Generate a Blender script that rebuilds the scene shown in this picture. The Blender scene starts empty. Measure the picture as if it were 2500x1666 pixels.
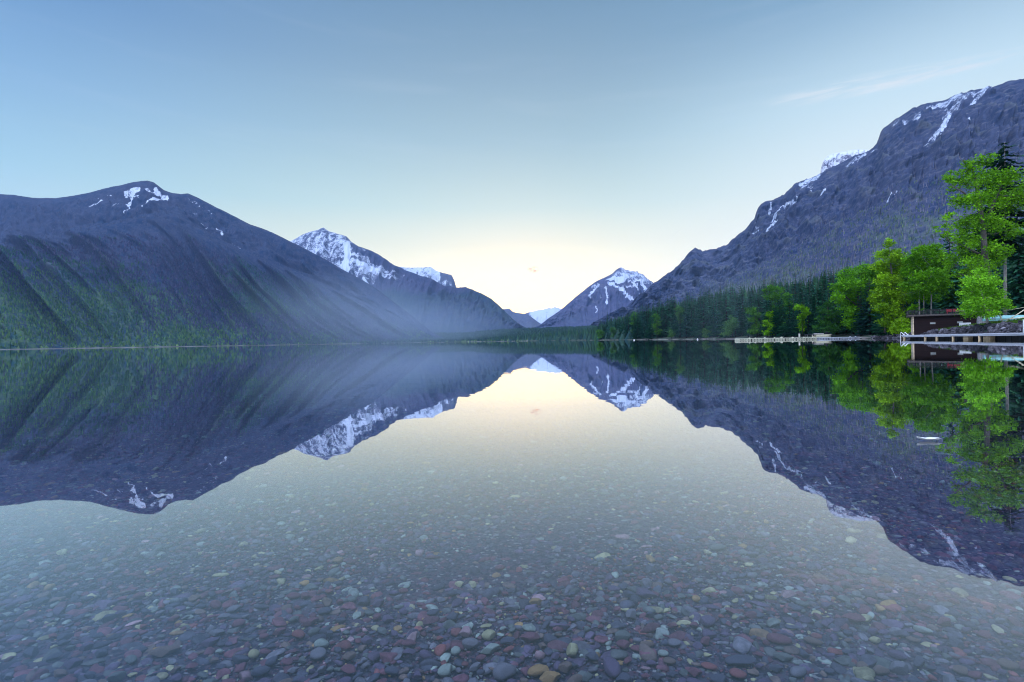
import bpy, math, random
import numpy as np
from mathutils import Vector
random.seed(7)
rng = np.random.default_rng(11)
sc = bpy.context.scene
COL = sc.collection
R = math.radians

# ------------------------------------------------------------------ camera
F = 1250.0            # focal length in photo pixels (photo 2500 x 1666)
CAMH = 0.85           # the camera stands just above the water
ROLL = 0.0163         # the lake's horizon climbs to the right by this much
cam = bpy.data.cameras.new('camera')
cam.sensor_width = 36.0
cam.lens = 36.0 * F / 2500.0
cam.clip_start = 0.05
cam.clip_end = 60000
co = bpy.data.objects.new('camera', cam)
COL.objects.link(co)
co.location = (0, 0, CAMH)
co.rotation_mode = 'XYZ'
from mathutils import Matrix
cr, sr = math.cos(ROLL), math.sin(ROLL)
co.matrix_world = Matrix(((cr, sr, 0, 0), (0, 0, -1, 0), (-sr, cr, 0, CAMH), (0, 0, 0, 1)))
sc.camera = co
sc.render.resolution_x, sc.render.resolution_y = 1024, 682

# ------------------------------------------------------------------ render settings
vs = sc.view_settings
vs.view_transform = 'Standard'
vs.look = 'None'
vs.exposure = 0.0
vs.gamma = 1.0
vs.use_curve_mapping = False
sc.render.engine = 'CYCLES'
cy = sc.cycles
cy.max_bounces = 10
cy.diffuse_bounces = 3
cy.glossy_bounces = 3
cy.transparent_max_bounces = 24
cy.volume_bounces = 1
cy.use_denoising = True
cy.filter_width = 1.1
cy.sample_clamp_indirect = 6.0

# ------------------------------------------------------------------ world: dawn sky
SUN_EL, SUN_AZ = 2.0, 1.0      # the sun is still behind the ridge, straight ahead
w = bpy.data.worlds.new('World')
sc.world = w
w.use_nodes = True
nt = w.node_tree
for n in list(nt.nodes):
    nt.nodes.remove(n)


def srgb(r, g, b):
    f = lambda c: c / 12.92 if c <= 0.04045 else ((c + 0.055) / 1.055) ** 2.4
    return (f(r / 255), f(g / 255), f(b / 255), 1.0)


class NB:
    """tiny node-building helper"""
    def __init__(s, tree):
        s.t = tree

    def n(s, typ, **kw):
        nd = s.t.nodes.new(typ)
        for k, v in kw.items():
            if k.startswith('i_'):
                nd.inputs[int(k[2:]) if k[2:].isdigit() else k[2:]].default_value = v
            else:
                setattr(nd, k, v)
        return nd

    def l(s, a, b):
        s.t.links.new(a, b)

    def math(s, op, a, b=None, c=None, clamp=False):
        nd = s.t.nodes.new('ShaderNodeMath')
        nd.operation = op
        nd.use_clamp = clamp
        for i, v in enumerate((a, b, c)):
            if v is None:
                continue
            if isinstance(v, (int, float)):
                nd.inputs[i].default_value = v
            else:
                s.l(v, nd.inputs[i])
        return nd.outputs[0]

    def mr(s, v, a, b, c=0.0, d=1.0, smooth=True):
        nd = s.t.nodes.new('ShaderNodeMapRange')
        nd.interpolation_type = 'SMOOTHSTEP' if smooth else 'LINEAR'
        s.l(v, nd.inputs[0])
        for i, x in enumerate((a, b, c, d)):
            nd.inputs[i + 1].default_value = x
        return nd.outputs[0]

    def mix(s, f, a, b, blend='MIX'):
        nd = s.t.nodes.new('ShaderNodeMix')
        nd.data_type = 'RGBA'
        nd.blend_type = blend
        nd.clamp_factor = True
        for sock, v in ((nd.inputs[0], f), (nd.inputs[6], a), (nd.inputs[7], b)):
            if isinstance(v, (int, float)):
                sock.default_value = v
            elif isinstance(v, (tuple, list)):
                sock.default_value = v if len(v) == 4 else (*v, 1.0)
            else:
                s.l(v, sock)
        return nd.outputs[2]

    def ramp(s, v, stops, interp='LINEAR'):
        nd = s.t.nodes.new('ShaderNodeValToRGB')
        cr_ = nd.color_ramp
        cr_.interpolation = interp
        while len(cr_.elements) < len(stops):
            cr_.elements.new(0.5)
        for e, (p, c) in zip(cr_.elements, stops):
            e.position = p
            e.color = c if len(c) == 4 else (*c, 1.0)
        s.l(v, nd.inputs[0])
        return nd.outputs[0]

    def noise(s, vec, scale, detail=4, rough=0.55, dist=0.0):
        nd = s.t.nodes.new('ShaderNodeTexNoise')
        if vec is not None:
            s.l(vec, nd.inputs['Vector'])
        nd.inputs['Scale'].default_value = scale
        nd.inputs['Detail'].default_value = detail
        nd.inputs['Roughness'].default_value = rough
        nd.inputs['Distortion'].default_value = dist
        return nd.outputs['Fac']

    def mapping(s, vec, scale=(1, 1, 1), rot=(0, 0, 0), loc=(0, 0, 0)):
        nd = s.t.nodes.new('ShaderNodeMapping')
        s.l(vec, nd.inputs[0])
        nd.inputs['Location'].default_value = loc
        nd.inputs['Rotation'].default_value = rot
        nd.inputs['Scale'].default_value = scale
        return nd.outputs[0]


b = NB(nt)
tc = b.n('ShaderNodeTexCoord')
nrm = b.n('ShaderNodeVectorMath', operation='NORMALIZE')
b.l(tc.outputs['Generated'], nrm.inputs[0])
sep = b.n('ShaderNodeSeparateXYZ')
b.l(nrm.outputs[0], sep.inputs[0])
sx, sy, sz = sep.outputs
sky = b.n('ShaderNodeTexSky', sky_type='NISHITA', sun_disc=False)
sky.sun_elevation = R(SUN_EL)
sky.sun_rotation = R(SUN_AZ)
sky.air_density = 1.0
sky.dust_density = 1.0
sky.ozone_density = 2.0
SKY_STRENGTH = 0.06
base = b.ramp(sz, [(0.0, srgb(206, 228, 232)), (0.16, srgb(190, 224, 236)), (0.26, srgb(160, 203, 224)),
                   (0.36, srgb(134, 176, 212)), (0.47, srgb(100, 143, 190)), (0.60, srgb(84, 124, 176)), (1.0, srgb(92, 130, 182))])
# the wide paler half of the sky above the sunrise
dotn = b.n('ShaderNodeVectorMath', operation='DOT_PRODUCT')
gdir = Vector((0.10, 1.0, 0.02)).normalized()
b.l(nrm.outputs[0], dotn.inputs[0])
dotn.inputs[1].default_value = gdir
gd = dotn.outputs['Value']
wide = b.mr(gd, 0.52, 0.96)
wcol = b.ramp(sz, [(0.0, (1.95, 1.70, 0.84, 1)), (0.07, (1.60, 1.50, 0.82, 1)), (0.125, (1.16, 1.13, 0.77, 1)), (0.185, srgb(232, 240, 214)), (0.25, srgb(193, 220, 212)),
                   (0.36, srgb(158, 190, 198)), (0.46, srgb(136, 166, 181)), (0.56, srgb(112, 145, 165)), (1.0, srgb(100, 140, 180))])
col = b.mix(wide, base, wcol)
right = b.mr(sx, 0.10, 0.62, 0.0, 0.78)
rcol = b.ramp(sz, [(0.0, (1.35, 1.32, 1.22, 1)), (0.16, (1.05, 1.06, 1.04, 1)), (0.24, srgb(246, 251, 246)), (0.36, srgb(212, 235, 242)), (0.50, srgb(128, 166, 192)), (1.0, srgb(100, 142, 185))])
col = b.mix(right, col, rcol)
# thin streak clouds and one thin cirrus, as they hang in the sky
stm = b.mapping(nrm.outputs[0], scale=(1.2, 1.0, 11.0), rot=(0.0, R(9), 0.0))
st = b.noise(stm, 2.4, 4, 0.5, 0.3)
stf = b.math('MULTIPLY', b.mr(st, 0.50, 0.72), b.mr(sz, 0.05, 0.25))
col = b.mix(b.math('MULTIPLY', stf, 0.05), col, srgb(235, 238, 240))


def puff(px, py, wx, wz, tilt, nscale, colr, amount, col):
    """a thin cloud around one direction of the sky"""
    u, v = (px - 1250) / F, (833 - py) / F
    d = Vector((u * cr + v * sr, 1.0, v * cr - u * sr)).normalized()
    rt = Vector((d.y, -d.x, 0)).normalized()
    up = rt.cross(d)
    ct, st_ = math.cos(tilt), math.sin(tilt)
    a1 = rt * ct + up * st_
    a2 = up * ct - rt * st_
    def dd(v3):
        q = b.n('ShaderNodeVectorMath', operation='DOT_PRODUCT')
        b.l(nrm.outputs[0], q.inputs[0])
        q.inputs[1].default_value = v3
        return q.outputs['Value']
    p1 = b.math('MULTIPLY', dd(a1), 1.0 / wx)
    p2 = b.math('MULTIPLY', dd(a2), 1.0 / wz)
    r2 = b.math('ADD', b.math('MULTIPLY', p1, p1), b.math('MULTIPLY', p2, p2))
    body = b.mr(r2, 1.0, 0.0)
    comb = b.n('ShaderNodeCombineXYZ')
    b.l(p1, comb.inputs[0]); b.l(p2, comb.inputs[1])
    nz = b.noise(comb.outputs[0], nscale, 5, 0.6, 0.6)
    front = b.mr(dd(d), 0.5, 0.6)
    f = b.math('MULTIPLY', b.math('MULTIPLY', body, b.mr(nz, 0.38, 0.66)), front)
    return b.mix(b.math('MULTIPLY', f, amount), col, colr)


col = puff(2110, 208, 0.155, 0.018, R(-3), 1.4, srgb(236, 236, 236), 0.55, col)
col = puff(2330, 165, 0.10, 0.012, R(-2), 1.6, srgb(236, 232, 234), 0.40, col)
col = puff(1303, 658, 0.014, 0.0075, 0.0, 1.3, srgb(214, 140, 84), 1.0, col)
# bright patch added to the unseen sky overhead and behind, to light the land
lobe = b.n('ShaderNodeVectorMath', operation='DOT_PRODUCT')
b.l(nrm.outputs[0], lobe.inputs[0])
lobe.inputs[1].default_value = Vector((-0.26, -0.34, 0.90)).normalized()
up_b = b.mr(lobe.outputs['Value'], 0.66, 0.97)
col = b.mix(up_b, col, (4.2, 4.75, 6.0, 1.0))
# below the horizon only the lake and land bounce light
mul = b.n('ShaderNodeVectorMath', operation='SCALE')
b.l(sky.outputs[0], mul.inputs[0])
mul.inputs['Scale'].default_value = SKY_STRENGTH
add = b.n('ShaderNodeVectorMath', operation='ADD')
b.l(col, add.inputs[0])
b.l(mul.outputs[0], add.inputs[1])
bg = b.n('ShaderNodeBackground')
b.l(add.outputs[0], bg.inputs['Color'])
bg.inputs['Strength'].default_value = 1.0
wo = b.n('ShaderNodeOutputWorld')
b.l(bg.outputs[0], wo.inputs['Surface'])

# ------------------------------------------------------------------ sun (below the ridge line, so the valley lies in shade)
sl = bpy.data.lights.new('sun', 'SUN')
sl.energy = 2.0
sl.angle = R(0.5)
sl.color = (1.0, 0.90, 0.74)
so = bpy.data.objects.new('sun', sl)
COL.objects.link(so)
sd = Vector((math.sin(R(SUN_AZ)) * math.cos(R(SUN_EL)), math.cos(R(SUN_AZ)) * math.cos(R(SUN_EL)), math.sin(R(SUN_EL))))
so.rotation_mode = 'QUATERNION'
so.rotation_quaternion = sd.to_track_quat('Z', 'Y')


# ------------------------------------------------------------------ helpers
def P(x, y, Y):
    """photo pixel + distance -> point"""
    u, v = (x - 1250) / F, (833 - y) / F
    return np.array((Y * (u * cr + v * sr), Y, CAMH + Y * (v * cr - u * sr)))


def hz(x):
    return 833 - (x - 1250) * math.tan(ROLL)


def PX(x, Y):
    """X of photo column x at the horizon, distance Y"""
    return P(x, hz(x), Y)[0]


def hash2(ix, iy, seed):
    n = (ix.astype(np.int64) * 374761393 + iy.astype(np.int64) * 668265263 + seed * 1442695041) & 0x7fffffff
    n = ((n ^ (n >> 13)) * 1274126177) & 0x7fffffff
    n = n ^ (n >> 16)
    return (n & 0xffff) / 65535.0


def vnoise(x, y, seed=0):
    x = np.asarray(x, float); y = np.asarray(y, float)
    ix, iy = np.floor(x), np.floor(y)
    fx, fy = x - ix, y - iy
    fx = fx * fx * fx * (fx * (fx * 6 - 15) + 10)
    fy = fy * fy * fy * (fy * (fy * 6 - 15) + 10)
    a = hash2(ix, iy, seed); c = hash2(ix + 1, iy, seed)
    d = hash2(ix, iy + 1, seed); e = hash2(ix + 1, iy + 1, seed)
    return (a * (1 - fx) + c * fx) * (1 - fy) + (d * (1 - fx) + e * fx) * fy


def fbm(x, y, oct=4, seed=0, gain=0.5):
    s, a, t = 0, 1.0, 0
    for o in range(oct):
        s = s + a * vnoise(x, y, seed + o * 17)
        t += a
        a *= gain
        x = x * 2.03 + 13.1
        y = y * 2.03 + 7.7
    return s / t


def ridged(x, y, oct=4, seed=0, gain=0.5):
    s, a, t = 0, 1.0, 0
    for o in range(oct):
        s = s + a * (1 - np.abs(2 * vnoise(x, y, seed + o * 17) - 1))
        t += a
        a *= gain
        x = x * 2.03 + 13.1
        y = y * 2.03 + 7.7
    return s / t


def mesh(name, V, Fa, smooth=False, cols=None, fattr=None):
    """numpy arrays -> mesh; Fa: (M,k) array or a list of such arrays / lists"""
    me = bpy.data.meshes.new(name)
    V = np.asarray(V, np.float32)
    groups = Fa if isinstance(Fa, list) else [Fa]
    groups = [np.asarray(g, np.int32) for g in groups if len(g)]
    me.vertices.add(len(V))
    me.vertices.foreach_set('co', V.ravel())
    nl = sum(g.size for g in groups)
    npoly = sum(len(g) for g in groups)
    me.loops.add(nl)
    me.loops.foreach_set('vertex_index', np.concatenate([g.ravel() for g in groups]))
    me.polygons.add(npoly)
    starts, off = [], 0
    for g in groups:
        k = g.shape[1]
        starts.append(off + np.arange(len(g)) * k)
        off += g.size
    me.polygons.foreach_set('loop_start', np.concatenate(starts).astype(np.int32))
    me.update(calc_edges=True)
    me.polygons.foreach_set('use_smooth', np.full(npoly, smooth))
    if cols is not None:
        c = np.ones((len(V), 4), np.float32)
        c[:, :3] = cols
        at = me.color_attributes.new('tone', 'FLOAT_COLOR', 'POINT')
        at.data.foreach_set('color', c.ravel())
    me.validate()
    return me


def obj(name, me, m=None, parent=None):
    o = bpy.data.objects.new(name, me)
    COL.objects.link(o)
    if m is not None and me is not None:
        if len(me.materials) == 0:
            me.materials.append(m)
    if parent is not None:
        o.parent = parent
    return o


def tag(o, label=None, cat=None, group=None, kind=None):
    if label: o['label'] = label
    if cat: o['category'] = cat
    if group: o['group'] = group
    if kind: o['kind'] = kind
    return o


def thing(name, label, cat, loc=(0, 0, 0), rz=0.0, group=None):
    o = bpy.data.objects.new(name, None)
    COL.objects.link(o)
    o.location = loc
    o.rotation_euler = (0, 0, rz)
    o.empty_display_size = 0.3
    return tag(o, label, cat, group)


def grid_faces(nu, nv):
    i = np.arange((nv - 1) * nu).reshape(nv - 1, nu)[:, :-1].ravel()
    return np.stack([i, i + 1, i + nu + 1, i + nu], 1)


class MB:
    """collects solids into one mesh"""
    def __init__(s):
        s.V, s.F4, s.F3, s.n = [], [], [], 0

    def raw(s, V, F):
        V = np.asarray(V, float)
        F = np.asarray(F, int)
        (s.F4 if F.shape[1] == 4 else s.F3).append(F + s.n)
        s.V.append(V)
        s.n += len(V)

    def box(s, c, d, rot=None, bev=0.0):
        x, y, z = np.array(d) / 2.0
        bb = min(bev, x * .9, y * .9, z * .9)
        if bb <= 0:
            V = np.array([(-x, -y, -z), (x, -y, -z), (x, y, -z), (-x, y, -z), (-x, -y, z), (x, -y, z), (x, y, z), (-x, y, z)])
            Fq = [(0, 3, 2, 1), (4, 5, 6, 7), (0, 1, 5, 4), (1, 2, 6, 5), (2, 3, 7, 6), (3, 0, 4, 7)]
        else:
            ring = lambda zz, k: [(-x + k, -y + 0, zz), (x - k, -y, zz), (x, -y + k, zz), (x, y - k, zz), (x - k, y, zz), (-x + k, y, zz), (-x, y - k, zz), (-x, -y + k, zz)]
            inn = lambda zz: [(px * (x - bb) / x, py * (y - bb) / y, zz) for px, py, _ in ring(zz, bb)]
            V = np.array(inn(-z) + ring(-z + bb, bb) + ring(z - bb, bb) + inn(z))
            Fq = []
            for k in range(3):
                for i in range(8):
                    j = (i + 1) % 8
                    Fq.append((k * 8 + i, k * 8 + j, k * 8 + 8 + j, k * 8 + 8 + i))
            for o in (0, 24):
                q = [(o, o + 1, o + 2, o + 3), (o, o + 3, o + 4, o + 7), (o + 4, o + 5, o + 6, o + 7)]
                Fq += [t[::-1] for t in q] if o == 0 else q
        if rot is not None:
            V = V @ np.array(rot).T
        s.raw(V + np.array(c), Fq)
        return s

    def bar(s, a, c, w_, h_=None, up=(0, 0, 1)):
        a, c = np.array(a, float), np.array(c, float)
        d = c - a
        L = np.linalg.norm(d)
        d = d / L
        r_ = np.cross(d, np.array(up, float))
        if np.linalg.norm(r_) < 1e-4:
            r_ = np.cross(d, (1, 0, 0))
        r_ /= np.linalg.norm(r_)
        u_ = np.cross(r_, d)
        s.box((a + c) / 2, (L, w_, h_ or w_), rot=np.stack([d, r_, u_], 1))
        return s

    def tube(s, pts, rad, n=8, cap=True):
        pts = np.asarray(pts, float)
        k = len(pts)
        rad = np.broadcast_to(np.asarray(rad, float), (k,))
        tan = np.gradient(pts, axis=0)
        tan /= np.linalg.norm(tan, axis=1)[:, None] + 1e-9
        ref = np.array((0.13, 0.97, 0.2))
        V = []
        for i in range(k):
            a_ = np.cross(tan[i], ref)
            if np.linalg.norm(a_) < 1e-3:
                a_ = np.cross(tan[i], (1, 0, 0))
            a_ /= np.linalg.norm(a_)
            b_ = np.cross(tan[i], a_)
            th = np.arange(n) * 2 * math.pi / n
            V.append(pts[i] + rad[i] * (np.cos(th)[:, None] * a_ + np.sin(th)[:, None] * b_))
        V = np.concatenate(V)
        Fq = [(i * n + j, i * n + (j + 1) % n, (i + 1) * n + (j + 1) % n, (i + 1) * n + j) for i in range(k - 1) for j in range(n)]
        nb = s.n
        s.raw(V, Fq)
        if cap:
            t0 = [(0, j + 1, j) for j in range(1, n - 1)]
            o = (k - 1) * n
            t1 = [(o, o + j, o + j + 1) for j in range(1, n - 1)]
            s.F3.append(np.array(t0 + t1) + nb)
        return s

    def build(s, name, m, parent=None, smooth=False):
        Fs = []
        if s.F4: Fs.append(np.concatenate(s.F4))
        if s.F3: Fs.append(np.concatenate(s.F3))
        return obj(name, mesh(name, np.concatenate(s.V), Fs, smooth), m, parent)


def ico(sub):
    import bmesh
    bm = bmesh.new()
    bmesh.ops.create_icosphere(bm, subdivisions=sub, radius=1.0)
    bm.verts.ensure_lookup_table()
    V = np.array([v.co[:] for v in bm.verts])
    Fa = np.array([[v.index for v in f.verts] for f in bm.faces])
    bm.free()
    return V, Fa


ICO1, ICO2, ICO3 = ico(1), ico(2), ico(3)      # 12, 42, 162 vertices


# ------------------------------------------------------------------ materials
def newmat(name):
    m = bpy.data.materials.new(name)
    m.use_nodes = True
    t = m.node_tree
    for n in list(t.nodes):
        t.nodes.remove(n)
    bb = NB(t)
    out = bb.n('ShaderNodeOutputMaterial')
    return m, bb, out


def principled(bb, out, color, rough=0.8, spec=0.3, metal=0.0, bump=None, bstr=0.3, bdist=0.02):
    p = bb.n('ShaderNodeBsdfPrincipled')
    if isinstance(color, (tuple, list)):
        p.inputs['Base Color'].default_value = color if len(color) == 4 else (*color, 1)
    else:
        bb.l(color, p.inputs['Base Color'])
    if isinstance(rough, (int, float)):
        p.inputs['Roughness'].default_value = rough
    else:
        bb.l(rough, p.inputs['Roughness'])
    p.inputs['Specular IOR Level'].default_value = spec
    p.inputs['Metallic'].default_value = metal
    if bump is not None:
        bn = bb.n('ShaderNodeBump')
        bn.inputs['Strength'].default_value = bstr
        bn.inputs['Distance'].default_value = bdist
        bb.l(bump, bn.inputs['Height'])
        bb.l(bn.outputs[0], p.inputs['Normal'])
    bb.l(p.outputs[0], out.inputs['Surface'])
    return p


def plain(name, c, rough=0.7, var=0.25, scale=3.0, spec=0.3, metal=0.0, stretch=(1, 1, 1), bstr=0.2):
    """a surface colour broken up by wear noise"""
    m, bb, out = newmat(name)
    t_ = bb.n('ShaderNodeTexCoord')
    mp = bb.mapping(t_.outputs['Object'], scale=stretch)
    nz = bb.noise(mp, scale, 5, 0.6)
    lo = tuple(x * (1 - var) for x in c)
    hi = tuple(min(1, x * (1 + var)) for x in c)
    colr = bb.mix(bb.mr(nz, 0.3, 0.7), (*lo, 1), (*hi, 1))
    principled(bb, out, colr, rough, spec, metal, nz, bstr)
    return m


def mountain_mat(name, rock, rock2, veg, veg2, snow=(0.46, 0.52, 0.68), streak=(1, 1, 1), tex=0.01, snow_scale=0.02, strata=0.0, snow_rot=0.0, bdist=10.0, bstr=0.55):
    """tone attribute: r = snow likelihood, g = vegetation, b = ridge or gully"""
    m, bb, out = newmat(name)
    at = bb.n('ShaderNodeAttribute', attribute_name='tone')
    sp = bb.n('ShaderNodeSeparateColor')
    bb.l(at.outputs['Color'], sp.inputs[0])
    s_, v_, r_ = sp.outputs
    g = bb.n('ShaderNodeNewGeometry')
    pos = g.outputs['Position']
    n1 = bb.noise(pos, tex * 0.25, 5, 0.6)
    n2 = bb.noise(bb.mapping(pos, scale=streak), tex * 3.0, 5, 0.62)
    n3 = bb.noise(bb.mapping(pos, scale=(1, 1, 0.35)), tex * 9.0, 3, 0.6)
    mixf = bb.math('ADD', bb.math('MULTIPLY', n2, 0.6), bb.math('MULTIPLY', n3, 0.4))
    rk = bb.mix(bb.mr(mixf, 0.38, 0.62), rock, rock2)
    rk = bb.mix(bb.math('MULTIPLY', bb.mr(n1, 0.44, 0.62), 0.55), rk, rock2)
    vg = bb.mix(bb.mr(mixf, 0.36, 0.62), veg, veg2)
    vf = bb.math('ADD', bb.math('MULTIPLY', bb.math('SUBTRACT', n1, 0.5), 1.2), v_)
    vf = bb.math('ADD', vf, bb.math('MULTIPLY', bb.math('SUBTRACT', n3, 0.5), 0.8))
    c = bb.mix(bb.mr(vf, 0.3, 0.75), rk, vg)
    c = bb.mix(bb.math('MULTIPLY', bb.mr(r_, 0.55, 0.92), 0.42), c, bb.mix(0.5, veg2, (0.115, 0.105, 0.14, 1)))  # ridges lightened in colour as if lit, with a vegetation tint
    if strata:
        wv = bb.noise(bb.mapping(pos, scale=(0.35, 0.35, 1.8), rot=(0.0, R(7), 0)), tex * 4.0, 5, 0.65, 0.6)
        c = bb.mix(bb.math('MULTIPLY', bb.mr(wv, 0.50, 0.68), bb.math('MULTIPLY', bb.math('SUBTRACT', 1.0, v_, clamp=True), strata)), c, (0.13, 0.13, 0.165, 1))
    sn = bb.noise(bb.mapping(pos, scale=(1.0, 0.5, 0.42), rot=(0, snow_rot, 0)), snow_scale, 6, 0.62, 0.4)
    sn2 = bb.noise(pos, snow_scale * 4, 3, 0.6)
    sv = bb.math('ADD', s_, bb.math('MULTIPLY', bb.math('SUBTRACT', bb.math('ADD', bb.math('MULTIPLY', sn, 0.60), bb.math('MULTIPLY', sn2, 0.40)), 0.5), 3.0))
    sf = bb.math('MULTIPLY', bb.mr(sv, 0.42, 0.78), bb.mr(s_, 0.02, 0.10))
    c = bb.mix(sf, c, snow)
    principled(bb, out, c, 0.95, 0.1, 0, mixf, bstr, bdist)
    return m


def tone_mat(name, rough=0.8, spec=0.3, trans=0.0, var=0.2, scale=4.0, bstr=0.0, bdist=0.02):
    """colour comes from the mesh's tone attribute, broken up a little"""
    m, bb, out = newmat(name)
    at = bb.n('ShaderNodeAttribute', attribute_name='tone')
    g = bb.n('ShaderNodeNewGeometry')
    nz = bb.noise(g.outputs['Position'], scale, 3, 0.6)
    k = bb.mr(nz, 0.3, 0.7, 1 - var, 1 + var)
    sc_ = bb.n('ShaderNodeVectorMath', operation='SCALE')
    bb.l(at.outputs['Color'], sc_.inputs[0])
    bb.l(k, sc_.inputs['Scale'])
    p = principled(bb, out, sc_.outputs[0], rough, spec, 0, nz if bstr else None, bstr, bdist)
    if trans > 0:
        tr = bb.n('ShaderNodeBsdfTranslucent')
        bb.l(sc_.outputs[0], tr.inputs[0])
        mx = bb.n('ShaderNodeMixShader')
        mx.inputs[0].default_value = trans
        bb.l(p.outputs[0], mx.inputs[1])
        bb.l(tr.outputs[0], mx.inputs[2])
        bb.l(mx.outputs[0], out.inputs['Surface'])
    return m


M_LEAF = tone_mat('leaf', 0.6, 0.15, 0.4, 0.15, 0.8)
M_NEEDLE = tone_mat('needle', 0.7, 0.1, 0.15, 0.25, 1.5)
M_BARK = plain('bark', (0.10, 0.085, 0.085), 0.9, 0.4, 2.0, stretch=(3, 3, .6))
M_PALEBARK = plain('pale_bark', (0.30, 0.27, 0.27), 0.85, 0.3, 2.5, stretch=(3, 3, .8))
M_DARKBARK = plain('dark_bark', (0.045, 0.038, 0.035), 0.9, 0.4, 2.0)
M_FARTREE = tone_mat('far_tree', 0.9, 0.05, 0.0, 0.25, 0.05)
M_STONE = tone_mat('stone', 0.75, 0.2, 0.0, 0.28, 38.0, 0.25, 0.004)
M_RUBBLE = tone_mat('rubble', 0.9, 0.15, 0.0, 0.4, 5.0, 0.4, 0.03)


# ------------------------------------------------------------------ water and lake bed
def bed_z(d):
    return np.where(d < 14, -0.20 - 0.030 * np.maximum(d - 1.2, -4), -0.584 - 0.055 * np.minimum(d - 14, 130))


m, bb, out = newmat('lake_water')
fr = bb.n('ShaderNodeFresnel', i_IOR=1.33)
tr = bb.n('ShaderNodeBsdfTransparent')
tr.inputs[0].default_value = (0.71, 0.77, 0.88, 1)
gl = bb.n('ShaderNodeBsdfGlossy')
gl.inputs['Roughness'].default_value = 0.012
gl.inputs['Color'].default_value = (0.97, 0.97, 0.97, 1)
g = bb.n('ShaderNodeNewGeometry')
wn = bb.noise(bb.mapping(g.outputs['Position'], scale=(0.8, 1.3, 1)), 1.1, 2, 0.5)
bn = bb.n('ShaderNodeBump')
bn.inputs['Strength'].default_value = 0.020
bn.inputs['Distance'].default_value = 0.05
bb.l(wn, bn.inputs['Height'])
bb.l(bn.outputs[0], gl.inputs['Normal'])
mx = bb.n('ShaderNodeMixShader')
bb.l(bb.math('SUBTRACT', 1.0, bb.math('POWER', bb.math('SUBTRACT', 1.0, fr.outputs[0]), 2.5)), mx.inputs[0])
bb.l(tr.outputs[0], mx.inputs[1])
bb.l(gl.outputs[0], mx.inputs[2])
bb.l(mx.outputs[0], out.inputs['Surface'])
M_WATER = m
S = 11000.0
tag(obj('water', mesh('water', [(-S, -60, 0), (S, -60, 0), (S, S, 0), (-S, S, 0)], np.array([[0, 1, 2, 3]])), M_WATER), kind='structure')

# lake bed: rows spread out with distance
yy = np.concatenate([[-60, -8, -2], np.arange(-1, 20, 0.25), np.geomspace(20.5, 11000, 60)])
xx = np.concatenate([-np.geomspace(11000, 14, 40), np.arange(-13.5, 13.6, 0.5), np.geomspace(14, 11000, 40)])
Xg, Yg = np.meshgrid(xx, yy)
dist = np.hypot(Xg * 0.75, Yg)
Zg = bed_z(dist) + 0.05 * (fbm(Xg * 0.7, Yg * 0.7, 3, 5) - 0.5) * np.clip((14 - dist) / 10, 0, 1)
m, bb, out = newmat('lake_bed')
g = bb.n('ShaderNodeNewGeometry')
vo = bb.n('ShaderNodeTexVoronoi')
bb.l(bb.mapping(g.outputs['Position'], scale=(0.8, 1.0, 1)), vo.inputs['Vector'])
vo.inputs['Scale'].default_value = 13.0
vcs = bb.n('ShaderNodeSeparateColor')
bb.l(vo.outputs['Color'], vcs.inputs[0])
cc = bb.ramp(vcs.outputs[0], [(0.0, (0.05, 0.06, 0.07)), (0.25, (0.12, 0.05, 0.06)), (0.45, (0.09, 0.12, 0.11)), (0.6, (0.16, 0.08, 0.08)),
                              (0.75, (0.06, 0.07, 0.10)), (0.9, (0.28, 0.30, 0.22)), (1.0, (0.10, 0.10, 0.09))], 'CONSTANT')
cc = bb.mix(bb.mr(vo.outputs['Distance'], 0.3, 0.75), cc, (0.03, 0.03, 0.03, 1))
vo2 = bb.n('ShaderNodeTexVoronoi')
bb.l(g.outputs['Position'], vo2.inputs['Vector'])
vo2.inputs['Scale'].default_value = 70.0
vc2 = bb.n('ShaderNodeSeparateColor')
bb.l(vo2.outputs['Color'], vc2.inputs[0])
fine = bb.ramp(vc2.outputs[0], [(0.0, (0.025, 0.025, 0.04)), (0.4, (0.075, 0.05, 0.07)), (0.7, (0.065, 0.065, 0.085)), (0.95, (0.2, 0.2, 0.2))], 'CONSTANT')
sepg = bb.n('ShaderNodeSeparateXYZ')
bb.l(g.outputs['Position'], sepg.inputs[0])
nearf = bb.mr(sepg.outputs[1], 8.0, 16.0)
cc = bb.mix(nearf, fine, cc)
cc = bb.mix(bb.math('MULTIPLY', bb.mr(sepg.outputs[1], 11.0, 30.0), 0.9), cc, (0.010, 0.026, 0.030, 1))  # far bed colour darkened and greened in place of deep water's absorption
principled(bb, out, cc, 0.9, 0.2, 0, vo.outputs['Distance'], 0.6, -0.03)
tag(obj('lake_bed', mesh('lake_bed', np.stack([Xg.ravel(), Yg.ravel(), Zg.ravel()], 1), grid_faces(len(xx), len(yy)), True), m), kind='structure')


# ------------------------------------------------------------------ mountains
def row_px(pts, x):
    """pts: (photo x, photo y, distance)"""
    a = np.array(pts, float)
    y = np.interp(x, a[:, 0], a[:, 1]); Y = np.interp(x, a[:, 0], a[:, 2])
    u, v = (x - 1250) / F, (833 - y) / F
    return np.stack([Y * (u * cr + v * sr), Y, CAMH + Y * (v * cr - u * sr)], 1)


def row_w(pts, x):
    """pts: (photo x, distance, height above the lake)"""
    a = np.array(pts, float)
    Y = np.interp(x, a[:, 0], a[:, 1]); z = np.interp(x, a[:, 0], a[:, 2])
    u = (x - 1250) / F
    return np.stack([Y * u, Y, z], 1)


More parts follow.
